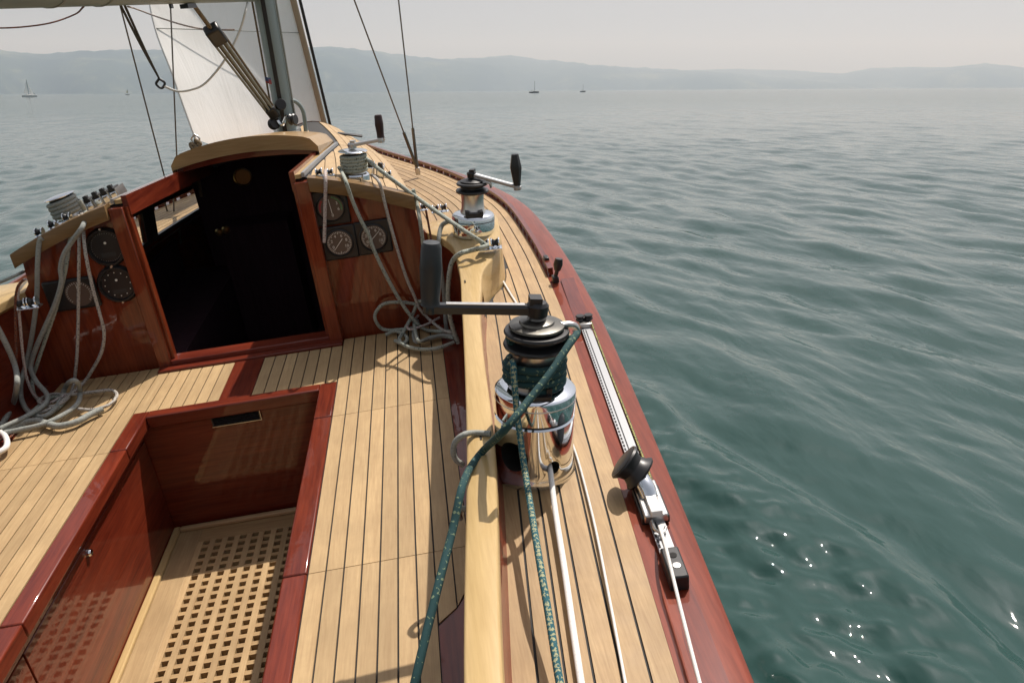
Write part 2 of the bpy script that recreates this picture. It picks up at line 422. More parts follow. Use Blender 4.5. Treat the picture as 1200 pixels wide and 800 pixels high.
def build_water():
    rng = np.random.RandomState(3)
    az = np.concatenate([np.linspace(rad(-178), rad(-50), 50), np.linspace(rad(-49), rad(62), 640), np.linspace(rad(63), rad(178), 50)])
    r = [0.9]
    while r[-1] < 30000: r.append(r[-1] * (1.0062 if r[-1] < 90 else 1.025))
    r = np.array(r); Rg, Ag = np.meshgrid(r, az, indexing='ij')
    X, Y = Rg * np.sin(Ag), Rg * np.cos(Ag)
    sp = np.maximum(np.gradient(r)[:, None] * np.ones_like(Ag), Rg * np.gradient(az)[None, :])
    Z = wave_height(X, Y, sp, rng)
    Z += hull_wave(X, Y, rng)
    nR, nA = X.shape
    V = np.stack([X, Y, Z], -1).reshape(-1, 3)
    idx = np.arange(nR * nA).reshape(nR, nA)
    nxt = np.roll(idx, -1, axis=1)
    q = np.stack([idx[:-1], nxt[:-1], nxt[1:], idx[1:]], -1).reshape(-1, 4)
    cen = V[q].mean(1)
    B = (cen - np.array([0, 0, SEA])) @ W + EYEP        # into boat axes
    hb = np.array([bx(y) - C for y in np.linspace(-1.6, 8.15, 200)])
    half = np.interp(B[:, 1], np.linspace(-1.6, 8.15, 200), hb, left=-1, right=-1)
    inside = np.abs(B[:, 0] - C) < half * 0.62 - 0.02
    q = q[~inside][:, ::-1]
    me = bpy.data.meshes.new('water'); me.vertices.add(len(V)); me.vertices.foreach_set('co', V.ravel())
    me.loops.add(q.size); me.loops.foreach_set('vertex_index', q.ravel().astype(np.int32))
    me.polygons.add(len(q)); me.polygons.foreach_set('loop_start', np.arange(0, q.size, 4, dtype=np.int32))
    me.update(calc_edges=True); me.validate(); me.polygons.foreach_set('use_smooth', [True] * len(me.polygons))
    t = NT('lake_water'); tc = t.new('TexCoord')
    t.set(Base_Color=(0.019, 0.054, 0.048, 1), Roughness=0.07, IOR=1.33)
    mp = t.mapping(tc.outputs['Object'], (1.0, 0.42, 1), (0, 0, rad(-14)))
    n1 = t.noise(mp, 1.4, 4, 0.55, 0.3); n2 = t.noise(mp, 6.0, 3, 0.5, 0.2); n3 = t.noise(mp, 0.22, 4, 0.55, 0.4)
    hgt = t.math('ADD', t.math('ADD', t.math('MULTIPLY', n1, 0.18), t.math('MULTIPLY', n2, 0.038)), t.math('ADD', t.math('MULTIPLY', n3, 0.34), t.math('MULTIPLY', t.noise(mp, 0.045, 4, 0.6, 0.5), 1.3)))
    t.bump(hgt, 0.26, 1.0)
    ln = t.new('VectorMath', operation='LENGTH'); t.link(tc.outputs['Object'], ln.inputs[0])     # ripples too fine to model farther out on the lake
    mr = t.new('MapRange'); mr.interpolation_type = 'SMOOTHSTEP'; t.link(ln.outputs['Value'], mr.inputs[0])
    for i_, v_ in enumerate((6.0, 160.0, 0.03, 0.11)): mr.inputs[i_ + 1].default_value = v_
    t.link(mr.outputs[0], t.b.inputs['Roughness'])
    me.materials.append(t.m)
    o = bpy.data.objects.new('water', me); col.objects.link(o); tag(o, 'grey green rippled lake water around the sailboat', kind='structure')
build_water()

def hills(name, D, depth, prof, colr, seed):
    rng = np.random.RandomState(seed)
    pxs = np.array([p for p, _ in prof], float); hp = np.array([max(waterline(min(max(p, 0), 1200)) - t_, 1.0) for p, t_ in prof])
    n = 520; q = np.linspace(pxs[0], pxs[-1], n); hgt = np.interp(q, pxs, hp)
    for oct_, am in ((9, 1.0), (22, 0.7), (60, 0.45), (150, 0.4), (330, 0.35)):
        ph = rng.uniform(0, 6.28, 3); fr = rng.uniform(0.8, 1.25, 3) * oct_
        for f_, p_ in zip(fr, ph): hgt = hgt + am * (0.5 if D < 8000 else 0.22) * np.sin(q / 1200 * f_ * 6.28 / 4 + p_)
    edge = np.clip(np.minimum(np.arange(n), n - 1 - np.arange(n)) / 30.0, 0, 1)
    hgt = np.maximum(hgt, 2) * edge * 0.88
    rows = []; nd = 22
    nz2 = sum(np.sin(np.arange(nd)[:, None] * rng.uniform(0.3, 1.8) + q[None, :] / rng.uniform(6, 60) + rng.uniform(0, 6.28)) for _ in range(14)) / 6
    for k in range(nd):
        s = k / (nd - 1); dist = D + depth * s; row = []
        shape = math.sin(min(s / 0.75, 1) * math.pi / 2) ** 0.5 * (1 if s < 0.8 else 1 - (s - 0.8) * 2)
        for i in range(n):
            a = far_dir(q[i]); px_off = q[i] - CXP
            md_ = 1 + 0.06 * math.sin(q[i] / 90.0 + seed) + 0.03 * math.sin(q[i] / 23.0)
            if D < 8000: md_ *= 1 + 0.75 * min(max((q[i] - 250) / 700, 0), 1)
            rr = dist * md_
            z = hgt[i] / FPX * (D + depth * 0.75) * md_ * shape * math.cos(a - far_dir(600)) * (1 + (nz2[k, i] * 0.07 * (1 - s * 0.9) if 0 < k else 0))
            row.append((rr * math.sin(a), rr * math.cos(a), -0.5 if k == 0 else max(z, -0.5)))
        rows.append(row)
    mb = MB().grid(rows)
    t = NT(name + '_cover'); tc = t.new('TexCoord'); nz = t.noise(tc.outputs['Object'], 0.0022, 8, 0.62); n2 = t.noise(tc.outputs['Object'], 0.02, 5, 0.6)
    f = t.math('ADD', t.math('MULTIPLY', nz, 0.7), t.math('MULTIPLY', n2, 0.3))
    t.link(t.ramp(f, [(0.40, colr[0]), (0.54, colr[1]), (0.62, colr[2])]), t.b.inputs['Base Color']); t.set(Roughness=0.95, Specular_IOR_Level=0.1)
    o = bpy.data.objects.new(name, mb.mesh(name, t.m, 60)); col.objects.link(o); return tag(o, kind='structure')
GRN = ((0.012, 0.024, 0.024), (0.030, 0.048, 0.036), (0.10, 0.115, 0.075))
o = hills('hills', 5200, 2600, [(-700, 90), (-350, 74), (0, 66), (60, 68), (100, 64), (180, 62), (260, 59), (340, 55), (400, 53), (440, 57), (480, 61), (520, 64), (560, 62), (600, 61), (640, 66), (700, 71), (760, 75), (820, 81), (880, 87), (950, 94), (1040, 101), (1120, 106)], GRN, 1)
tag(o, 'wooded hills along the near shore behind the white sail')
o = hills('hills', 9500, 3500, [(430, 96), (560, 84), (660, 79), (760, 77), (800, 79), (860, 78), (930, 82), (985, 87), (1020, 81), (1060, 80), (1100, 82), (1150, 79), (1200, 85), (1350, 88), (1700, 95), (2100, 100)], GRN, 4)
tag(o, 'pale low hills fading into haze on the far shore')

# ================================================================== the sailboat
boat = thing('sailboat', 'varnished mahogany sailboat with teak laid deck and open cockpit well', 'sailboat', (C, 2.0, -0.9))
boat.matrix_world = M @ Matrix.Translation(Vector((C, 2.0, -0.9)))

# hull skin
def build_hull():
    mb = MB(); ys = frange(-1.6, 8.15, 60); rows = []
    for y in ys:
        b = max(bx(y) - C, 0.0); z0 = zg(y) - 0.012; keel = -1.15 + 0.9 * max(0, (y - 5.5) / 2.65) ** 1.5 + 0.5 * max(0, (-y - 0.2) / 1.4)
        half = []
        for k in range(9):
            s = k / 8; half.append((b * (math.cos(s * math.pi / 2) ** 0.45 if k < 8 else 0.0) * (1 - 0.04 * s), z0 + (keel - z0) * (1 - math.cos(s * math.pi / 2)) ** 0.9 if k else z0))
        half = [(b * (1 - s ** 3.2), z0 + (keel - z0) * s) for s in [k / 8 for k in range(9)]]
        rows.append([(C + w, y, z) for w, z in half] + [(C - w, y, z) for w, z in half[::-1][1:]])
    mb.grid(rows)
    n = len(rows[0]); mb.addf(list(range(n)))
    return mb
part('hull', build_hull(), MAHY, boat)

# covering board and toe rail, both sides
def covering(y0=-1.5, y1=8.05):
    mb = MB(); ys = frange(y0, y1, 90); rows = []
    for y in ys:
        a, b = tin(y) - 0.002, bx(y); b = max(b, a + 0.01)
        if y > 7.5: a = max(a, C)
        b = max(b, C + 0.005)
        zi = zd(a, y); zo = zg(y)
        rows.append([(a, y, zi - 0.02), (a, y, zi), (a + (b - a) * 0.5, y, (zi + zo) / 2 + 0.002), (b - 0.012, y, zo + 0.001), (b - 0.003, y, zo - 0.003), (b, y, zo - 0.012), (b, y, zo - 0.045)])
    return mb.grid(rows)
part('covering_board', covering(), MAHC, boat, 50, label='wide varnished mahogany covering board along the starboard gunwale')
part('covering_board', mirror(covering()), MAHC, boat, 50)

def toe_rail():
    mb = MB(); ys = frange(3.02, 7.9, 60); L = []; R_ = []
    for y in ys:
        x = tin(y) + 0.004; z = zd(x, y) + 0.034; L.append((x, y, z)); R_.append((x + 0.02, y, z))
    mb.strip(L, R_, 0.018)
    y = 3.05
    while y < 7.85:
        x = tin(y) + 0.004; z = zd(x, y); s = (tin(y + 0.05) - tin(y - 0.05)) / 0.1; d = unit((s, 1, 0)); nrm = np.array([d[1], -d[0], 0])
        mb.box((0.011, 0, 0.008), (0.0085, 0.032, 0.012), (np.array([x, y, z]), nrm, d, np.array([0, 0, 1.])))
        y += 0.115
    return mb
part('toe_rail', toe_rail(), MAHY, boat)
part('toe_rail', mirror(toe_rail()), MAHY, boat)

# side decks: black bed with one plank per strake
def inner_edge(y):
    if y < 3.25: return xr(y) + 0.004
    if y < 6.7: return max(C + cabw(y) + 0.004, C + 0.02)
    return C + 0.002
def deck_bed():
    mb = MB(); ys = frange(-1.45, 8.0, 90); rows = []
    for y in ys:
        i = inner_edge(y) - 0.02 if y < 6.7 else C; o_ = max(tin(y), C); rows.append([(min(i, o_) + (o_ - min(i, o_)) * k / 8, y, zd(min(i, o_) + (o_ - min(i, o_)) * k / 8, y) - 0.004) for k in range(9)])
    return mb.grid(rows)
for side in (1, -1):
    bed = deck_bed(); bed = bed if side > 0 else mirror(bed)
    deck = part('side_deck', bed, CAULK, boat)
    for k in range(24):
        ys = frange(-1.4, 7.95, 188); runs = []; run = []
        for y in ys:
            sl = (tin(y + 0.02) - tin(y - 0.02)) / 0.04; q = math.sqrt(1 + sl * sl)
            x1 = tin(y) - (0.0485 * k) * q - 0.0026 * q; x0 = x1 - 0.0434 * q; i = inner_edge(y)
            if x1 > i + 0.006: run.append((max(x0, i), x1, y))
            else:
                if len(run) > 2: runs.append(run)
                run = []
        if len(run) > 2: runs.append(run)
        for run in runs:
            mb = MB().strip([(a, y, zd(a, y)) for a, b, y in run], [(b, y, zd(b, y)) for a, b, y in run], 0.008)
            part('plank', mb if side > 0 else mirror(mb), TEAKD, deck)

# coaming with its pale cap
def cap_mesh():
    mb = MB(); ys = [0.3, 0.6] + frange(0.85, 3.75, 70); rows = []
    for y in ys:
        a, b, z = xl(y), xr(y), zcap(y); e = 0.006
        zb = max(z - 0.032, 0.0); zo = zb if y < 2.66 else min(zb, zd(b + 0.01, y) - 0.004)
        rows.append([(a, y, zb), (a, y, z - e), (a + e * .3, y, z - e * .3), (a + e, y, z), ((a + b) / 2, y, z + 0.001), (b - e, y, z), (b - e * .3, y, z - e * .3), (b, y, z - e), (b, y, zo), (a, y, zb)])
    mb.grid(rows); n = 10
    mb.addf(list(range(9))); mb.addf([(len(rows) - 1) * n + i for i in range(9)])
    return mb
def coaming():
    mb = MB(); ys = frange(0.3, 3.7, 60); rows = []
    for y in ys:
        a, b, z = xl(y) + 0.030, xr(y) - 0.008, zcap(y) - 0.030; bot = min(0.055, xl(y) + 0.045)
        b = b if y < 2.62 else b - 0.03
        zb = zd(b + 0.014, y) - 0.006
        rows.append([(bot, y, -0.02), (bot * 0.6 + a * 0.4, y, z * 0.4), (a, y, z), (b, y, z), (b + 0.008, y, zb + 0.02), (b + 0.016, y, zb)])
    return mb.grid(rows)
cap_lab = {1: 'pale smooth coaming cap beside the large winch', -1: None}
for side in (1, -1):
    f_ = (lambda m: m) if side > 0 else mirror
    cm = part('coaming', f_(coaming()), MAHY, boat, 40)
    cp = part('coaming_cap', f_(cap_mesh()), PALE, boat, 50, label=cap_lab[side])
# small dark slots in the starboard cap
for px, py in ((545, 330), (563.5, 513)):
    p = onz(px, py, zcap(onz(px, py, 0.34)[1])); part('cap_slot', MB().box((0, 0, 0.0012), (0.0025, 0.011, 0.001), (p, *I3[1:])), VOID, boat)

# seats
def planks_between(parent, xs, y0, y1, cuts=(1.67, 2.5)):
    ed = [y0] + [c for c in cuts if y0 < c < y1] + [y1]
    for a, b in zip(ed[:-1], ed[1:]):
        for x0, x1 in xs:
            part('plank', MB().bb(x0 + 0.0023, x1 - 0.0023, a + 0.0012, b - 0.0012, -0.010, 0.0), TEAK, parent)
PW = 0.0459
def bed(x0, x1, y0, y1): return MB().bb(x0, x1, y0, y1, -0.03, -0.0045)
seat_s = part('seat', bed(-0.452, -0.030, 0.3, 3.19), CAULK, boat, label='starboard cockpit seat of narrow teak planks with black seams')
xs = [(-0.450 + PW * i, -0.450 + PW * (i + 1)) for i in range(9)]
planks_between(seat_s, xs[:7], 0.3, 3.185)
def slant(x0, x1, ya, yb):                     # plank whose aft end is cut on a slant
    return MB().prism([(x0 + .0018, ya), (x1 - .0018, yb), (x1 - .0018, 1.6688), (x0 + .0018, 1.6688)], -0.010, 0.0)
part('plank', slant(*xs[7], 1.415, 1.455), TEAK, seat_s); part('plank', slant(*xs[8], 1.46, 1.55), TEAK, seat_s)
planks_between(seat_s, xs[7:], 1.67, 3.185)
part('aft_panel', MB().prism([(xs[7][0], 0.3), (-0.030, 0.3), (-0.030, 1.545), (xs[8][0], 1.454), (xs[7][0], 1.408)], -0.02, -0.003), MAHY, boat)
seat_p = part('seat', bed(-1.63, -1.208, 0.3, 3.19), CAULK, boat, label='port cockpit seat of narrow teak planks below the rope coil')
xs = [(-1.210 - PW * (i + 1), -1.210 - PW * i) for i in range(9)]
planks_between(seat_p, xs, 0.3, 3.185)
part('seat_margin', MB().bb(-1.76, -1.6235, 0.3, 3.185, -0.02, -0.001), MAHY, boat)
part('seat_margin', MB().bb(-0.0365, 0.07, 1.56, 3.185, -0.022, -0.001), MAHY, boat)
bridge = part('bridge_deck', bed(-1.208, -0.452, 2.776, 3.12), CAULK, boat)
planks_between(bridge, [(-1.210 + 0.0450 * i, -1.210 + 0.0450 * (i + 1)) for i in range(7)], 2.7762, 3.118, ())
planks_between(bridge, [(-0.775 + 0.0464 * i, -0.775 + 0.0464 * (i + 1)) for i in range(7)], 2.7762, 3.118, ())
part('bridge_panel', MB().bb(-0.8945, -0.7755, 2.777, 3.1185, -0.02, 0.001), MAHY, boat)

# cockpit well
for x0, x1 in ((-0.515, -0.4515), (-1.2085, -1.150)):
    for a, b in ((0.3, 1.67), (1.67, 2.5), (2.5, 2.775)):
        part('well_border', MB().bb(x0, x1, a + 0.0012, b - 0.0012, -0.045, 0.0035), MAHY, boat, bevel=0.005)
part('well_border', MB().bb(-1.1495, -0.5155, 2.722, 2.775, -0.045, 0.0037), MAHX, boat, bevel=0.005)
ZG = -0.51
front = part('well_wall', MB().bb(-1.25, -0.42, 2.748, 2.772, -0.62, -0.046), MAHX, boat, label='dark front wall of the cockpit well with a black vent')
part('well_wall', MB().bb(-0.474, -0.452, 0.3, 2.747, -0.62, -0.046), MAHY, boat)
left = part('well_wall', MB().bb(-1.215, -1.196, 0.3, 2.747, -0.62, -0.046), MAHY, boat, label='varnished port wall of the well reflecting the grating')
part('locker_panel', MB().bb(-1.1959, -1.189, 1.685, 2.742, -0.60, -0.102), MAHY, left, bevel=0.002)
part('locker_panel', MB().bb(-1.1959, -1.189, 0.3, 1.679, -0.60, -0.102), MAHY, left, bevel=0.002)
part('locker_panel', MB().bb(-1.1959, -1.189, 0.3, 2.742, -0.098, -0.047), MAHY, left, bevel=0.002)
part('latch', MB().lathe([(0.0, 0.016), (0.009, 0.014), (0.012, 0.008), (0.011, 0.0)][::-1], frame((-1.189, 2.115, -0.125), (1, 0, 0)), 16), CHROME, left)
vent = part('vent', MB().bb(-0.932, -0.752, 2.742, 2.7478, -0.088, -0.047), BLACK, front)
for i in range(5): part('vent_slat', MB().box((0, 0, 0), (0.084, 0.003, 0.0018), frame((-0.842, 2.7405, -0.082 + i * 0.0075), (0, -0.6, 1))), BLACK, vent)
part('vent_frame', MB().bb(-0.934, -0.750, 2.739, 2.7478, -0.0905, -0.0882).bb(-0.752, -0.750, 2.739, 2.7478, -0.088, -0.047), STEEL, vent)
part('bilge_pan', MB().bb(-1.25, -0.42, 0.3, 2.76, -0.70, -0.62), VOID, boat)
part('well_aft_wall', MB().bb(-1.25, -0.42, 0.28, 0.299, -0.62, -0.046), MAHX, boat)
part('aft_deck', MB().bb(-1.66, -0.03, -1.3, 0.295, -0.03, 0.0), TEAK, boat)

# grating lies loose in the well
gr = thing('floor_grating', 'square holed teak floor grating lying in the cockpit well', 'grating', (-0.83, 1.6, ZG - 0.03))
part('margin_board', MB().bb(-1.182, -1.077, 0.32, 2.728, ZG - 0.024, ZG), TEAK, gr, bevel=0.002)
part('margin_board', MB().bb(-1.0765, -0.476, 2.632, 2.728, ZG - 0.024, ZG), TEAKX, gr, bevel=0.002)
part('edge_lip', MB().bb(-1.188, -1.162, 0.32, 2.734, ZG + 0.0005, ZG + 0.018), PALE, gr, bevel=0.005)
part('edge_lip', MB().bb(-1.1615, -0.476, 2.712, 2.734, ZG + 0.0005, ZG + 0.018), PALEX, gr, bevel=0.005)
for i in range(13):
    x = -1.0765 + 0.0465 * i
    part('slat', MB().bb(x, x + 0.0215, 0.33, 2.6315, ZG - 0.022, ZG), TEAK, gr)
me_cross = None
for j in range(57):
    y = 2.6005 - 0.0405 * j
    for_mesh = MB().bb(-1.0765, -0.4785, -0.0085, 0.0085, ZG - 0.024, ZG - 0.0018)
    if me_cross is None: me_cross = for_mesh.mesh('cross_slat', TEAKX)
    o = part('cross_slat', None, TEAKX, gr, mesh=me_cross); o.matrix_basis = o.matrix_basis @ Matrix.Translation(Vector((0, y, 0)))

# cabin: bulkhead, posts, sill
def roof_line(x0, x1, y, dz, n=14): return [(x, zr(x, y) + dz) for x in frange(x0, x1, n)]
XZ = (np.array([0, 0, 0.]), np.array([1., 0, 0]), np.array([0, 0, 1.]), np.array([0, -1., 0]))     # (x, z) drawn, extruded aft
poly = [(-0.505, -0.03), (0.02, -0.03), (0.0, 0.36), (-0.055, 0.43), (-0.066, 0.53)] + roof_line(-0.075, -0.505, 3.21, -0.035)
panel_s = part('bulkhead', MB().prism(poly, -3.24, -3.21, XZ), MAHZ, boat, label='mahogany bulkhead panel with three square gauges')
panel_p = part('bulkhead', mirror(MB().prism(poly, -3.24, -3.21, XZ)), MAHZ, boat, label='mahogany bulkhead panel with round black instruments')
post = MB().bb(-0.507, -0.453, 3.168, 3.245, 0.0, 0.684)
part('door_post', post, MAHZ, boat, bevel=0.003); part('door_post', mirror(post), MAHZ, boat, bevel=0.003)
gd = MB().bb(-0.519, -0.5075, 3.19, 3.225, 0.03, 0.68); part('drop_board_guide', gd, MAHZ, boat); part('drop_board_guide', mirror(gd), MAHZ, boat)
part('sill', MB().bb(-1.165, -0.505, 3.165, 3.245, -0.03, 0.030), MAHX, boat, bevel=0.004)
part('sill_step', MB().bb(-1.212, -0.452, 3.1205, 3.1645, -0.03, 0.010), MAHX, boat, bevel=0.003)
def fascia():
    mb = MB(); rows = []
    for x in frange(-0.452, -0.058, 16):
        z = zr(x, 3.2) + 0.004; rows.append([(x, 3.2095, z - 0.056), (x, 3.152, z - 0.056), (x, 3.150, z - 0.052), (x, 3.150, z - 0.006), (x, 3.154, z), (x, 3.2095, z)])
    mb.grid(rows); mb.addf(range(6)); mb.addf([15 * 6 + i for i in range(6)]); return mb
part('fascia_beam', fascia(), FASC, boat, 40); part('fascia_beam', mirror(fascia()), FASC, boat, 40)

# roof, planked on top, open at the companionway
HY0, HY1 = 3.98, 4.72
def roof_base(side):
    mb = MB(); ys = frange(3.212, 6.55, 40); T = []; Bt = []
    for y in ys:
        w = cabw(y); inn = 0.332 if y < 4.66 else 0.0
        T.append([(C + side * (inn + (w - inn) * k / 8), y, zr(C + (inn + (w - inn) * k / 8), y) - 0.007) for k in range(9)])
        Bt.append([(p[0], p[1], p[2] - 0.03) for p in T[-1]])
    mb.grid(T); mb.grid(Bt)
    for e in (0, 8): mb.grid([[T[i][e], Bt[i][e]] for i in range(len(ys))])
    for r_ in (0, -1): mb.grid([[T[r_][k], Bt[r_][k]] for k in range(9)])
    return mb
for side in (1, -1):
    rb = part('cabin_roof', roof_base(side), CAULK, boat)
    for k in range(12):
        run = []
        for y in frange(3.2105, 6.5, 60):
            w = cabw(y); x1 = w - 0.001 - 0.0470 * k; x0 = x1 - 0.0435; inn = 0.378 if y < 4.74 else 0.02
            if x1 > inn + 0.006: run.append((C + max(x0, inn), C + x1, y))
            elif len(run) > 2: break
            else: run = []
        if len(run) > 2:
            mb = MB().strip([(a, y, zr(a, y)) for a, b, y in run], [(b, y, zr(b, y)) for a, b, y in run], 0.0072)
            part('plank', mb if side > 0 else mirror(mb), TEAK, rb)
# cabin sides; the port one has two windows
def side_wall(y0, y1, t0, t1, nseg=10):
    """piece of cabin side between heights t (0 deck, 1 roof)"""
    mb = MB(); O = []; N_ = []
    for y in frange(y0, y1, nseg):
        w = cabw(y) - 0.004; zt = 0.74 - 0.17 - 0.075 * (y - 3.21) - 0.012; zb = zd(C + w, y) - 0.02
        pts = [(C + w + 0.03 * (1 - t), y, zb + (zt - zb) * t) for t in (t0, t1)]
        O.append(pts); N_.append([(p[0] - 0.022, p[1], p[2]) for p in pts])
    mb.grid(O); mb.grid(N_)
    for e in (0, 1): mb.grid([[O[i][e], N_[i][e]] for i in range(nseg)])
    for r_ in (0, -1): mb.grid([[O[r_][k], N_[r_][k]] for k in (0, 1)])
    return mb
part('cabin_side', side_wall(3.24, 6.55, 0, 1, 24), MAHY, boat)
def joined(*ms):
    r = MB()
    for m_ in ms:
        b = len(r.v); r.v += list(m_.v); r.f += [tuple(b + i for i in f) for f in m_.f]
    return r
def MB_shift(m_):
    m_.v = [np.array([v[0] - 0.004, v[1], v[2]]) for v in m_.v]; return m_
WINS = [(4.00, 4.28), (4.42, 5.45)]
pw = [side_wall(3.24, 6.55, 0, 0.20, 24), side_wall(3.24, 6.55, 0.84, 1, 24), side_wall(3.24, 4.00, 0.2, 0.84), side_wall(4.28, 4.42, 0.2, 0.84, 3), side_wall(5.45, 6.55, 0.2, 0.84)]
cs = part('cabin_side', mirror(joined(*pw)), MAHY, boat)
for a, b in WINS:
    win = part('window', mirror(joined(*[MB_shift(q_) for q_ in (side_wall(a - .06, b + .06, 0.13, 0.215), side_wall(a - .06, b + .06, 0.80, 0.90), side_wall(a - .066, a, 0.2, 0.84, 3), side_wall(b, b + .066, 0.2, 0.84, 3))])), BLACK, cs)
    g = MB().grid([[(C + cabw(y) - 0.004 + 0.03 * (1 - t) - 0.010, y, (zd(C + cabw(y), y) - 0.02) * (1 - t) + (0.558 - 0.075 * (y - 3.21)) * t) for t in (0.2, 0.84)] for y in frange(a, b, 8)])
    part('window_pane', mirror(g), GLASS, cs)
fr_ = MB(); fr_.grid([[(C + u * cabw(6.55), 6.55 + 0.12 * (1 - t), zr(C + u * cabw(6.55), 6.55) * t + 0.15 * (1 - t)) for u in frange(-1, 1, 12)] for t in (0, 1)])
part('cabin_front', fr_, MAHX, boat)
# inside: floor, far bulkhead with clock and two knobs
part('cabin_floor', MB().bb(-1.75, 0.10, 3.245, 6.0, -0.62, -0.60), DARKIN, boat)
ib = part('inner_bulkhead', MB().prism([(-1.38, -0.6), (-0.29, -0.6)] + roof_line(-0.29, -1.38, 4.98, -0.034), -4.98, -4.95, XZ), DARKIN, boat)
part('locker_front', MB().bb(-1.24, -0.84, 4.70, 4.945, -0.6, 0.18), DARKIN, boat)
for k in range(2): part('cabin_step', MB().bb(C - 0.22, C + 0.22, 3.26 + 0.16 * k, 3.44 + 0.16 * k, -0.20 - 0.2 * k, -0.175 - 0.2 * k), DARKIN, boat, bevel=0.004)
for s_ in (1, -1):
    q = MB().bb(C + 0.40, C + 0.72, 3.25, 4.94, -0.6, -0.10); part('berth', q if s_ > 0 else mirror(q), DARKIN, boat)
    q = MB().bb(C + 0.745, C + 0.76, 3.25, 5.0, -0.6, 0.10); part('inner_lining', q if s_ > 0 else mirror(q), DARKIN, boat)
for px, py in ((257, 272), (265, 269)):
    p = ony(px, py, 4.698); part('cabin_knob', MB().lathe([(0.022, 0), (0.024, 0.008), (0.016, 0.016), (0.0, 0.018)], frame(p, (0, -1, 0)), 20), DARKBRASS, boat)
p = ony(285, 207, 4.948); part('cabin_clock', MB().lathe([(0.052, 0), (0.055, 0.02), (0.046, 0.024), (0.044, 0.012), (0, 0.012)], frame(p, (0, -1, 0)), 28), DARKBRASS, boat)

# sliding hatch and its rails
def hatch():
    mb = MB(); hw = 0.348; xs_ = frange(-hw, hw, 24)
    def ztop(x, y): return 0.775 - 0.128 * (y - HY0) - 0.052 * (x / hw) ** 2 - 0.036 * max(0, (abs(x) / hw - 0.86) / 0.14) ** 2
    def zlow(x, y): return 0.703 - 0.075 * (y - HY0) - 0.040 * (x / hw) ** 2
    O = [[(C + x, y, ztop(x, y)) for x in xs_] for y in frange(HY0, HY1, 8)]
    Lw = [[(C + x, y, zlow(x, y)) for x in xs_] for y in frange(HY0, HY1, 8)]
    mb.grid(O)
    mb.grid([O[0], Lw[0]]); mb.grid([Lw[0], [(p[0], HY0 + 0.03, p[2]) for p in Lw[0]]]); mb.grid([O[-1], [(p[0], p[1], p[2] - 0.03) for p in Lw[-1]]])
    mb.grid([[(p[0], HY0 + 0.03, p[2]) for p in Lw[0]], [(p[0], HY0 + 0.03, p[2] - 0.02) for p in O[0]]])
    for e in (0, -1): mb.grid([[O[i][e], (Lw[i][e][0], Lw[i][e][1], Lw[i][e][2] - 0.02)] for i in range(8)])
    return mb
HATCH = wood('hatch_wood', (0.31, 0.195, 0.085), (0.42, 0.28, 0.135), 0, rough=0.4, coat=0.35, vary=0.0, grain=0.7, bump=0.1)
part('sliding_hatch', hatch(), HATCH, boat, 30, label='pale curved sliding hatch pushed forward of the companionway')
part('hatch_beam', MB().prism([(x, 0.700 - 0.030 * (x - C) ** 2 / 0.12 - 0.03) for x in frange(C - 0.335, C + 0.335, 12)] + [(x, 0.700 - 0.030 * (x - C) ** 2 / 0.12) for x in frange(C + 0.335, C - 0.335, 12)], -4.06, -4.02, XZ), MAHX, boat)
def rail(x0, x1, y0, y1, up, th):
    mb = MB(); L = []; R_ = []
    for y in frange(y0, y1, 8): z = zr(C + abs((x0 + x1) / 2 - C), y) + up; L.append((x0, y, z)); R_.append((x1, y, z))
    return mb.strip(L, R_, th)
for m_ in (lambda q: q, mirror):
    part('hatch_carlin', m_(rail(-0.524, -0.5035, 3.20, 4.70, 0.012, 0.078)), MAHY, boat)
    part('hatch_rail', m_(rail(-0.477, -0.465, 3.19, 4.75, 0.014, 0.018)), ALU, boat)
    part('hatch_runner', m_(rail(-0.5030, -0.4785, 3.195, 4.72, 0.004, 0.016)), PALE, boat)

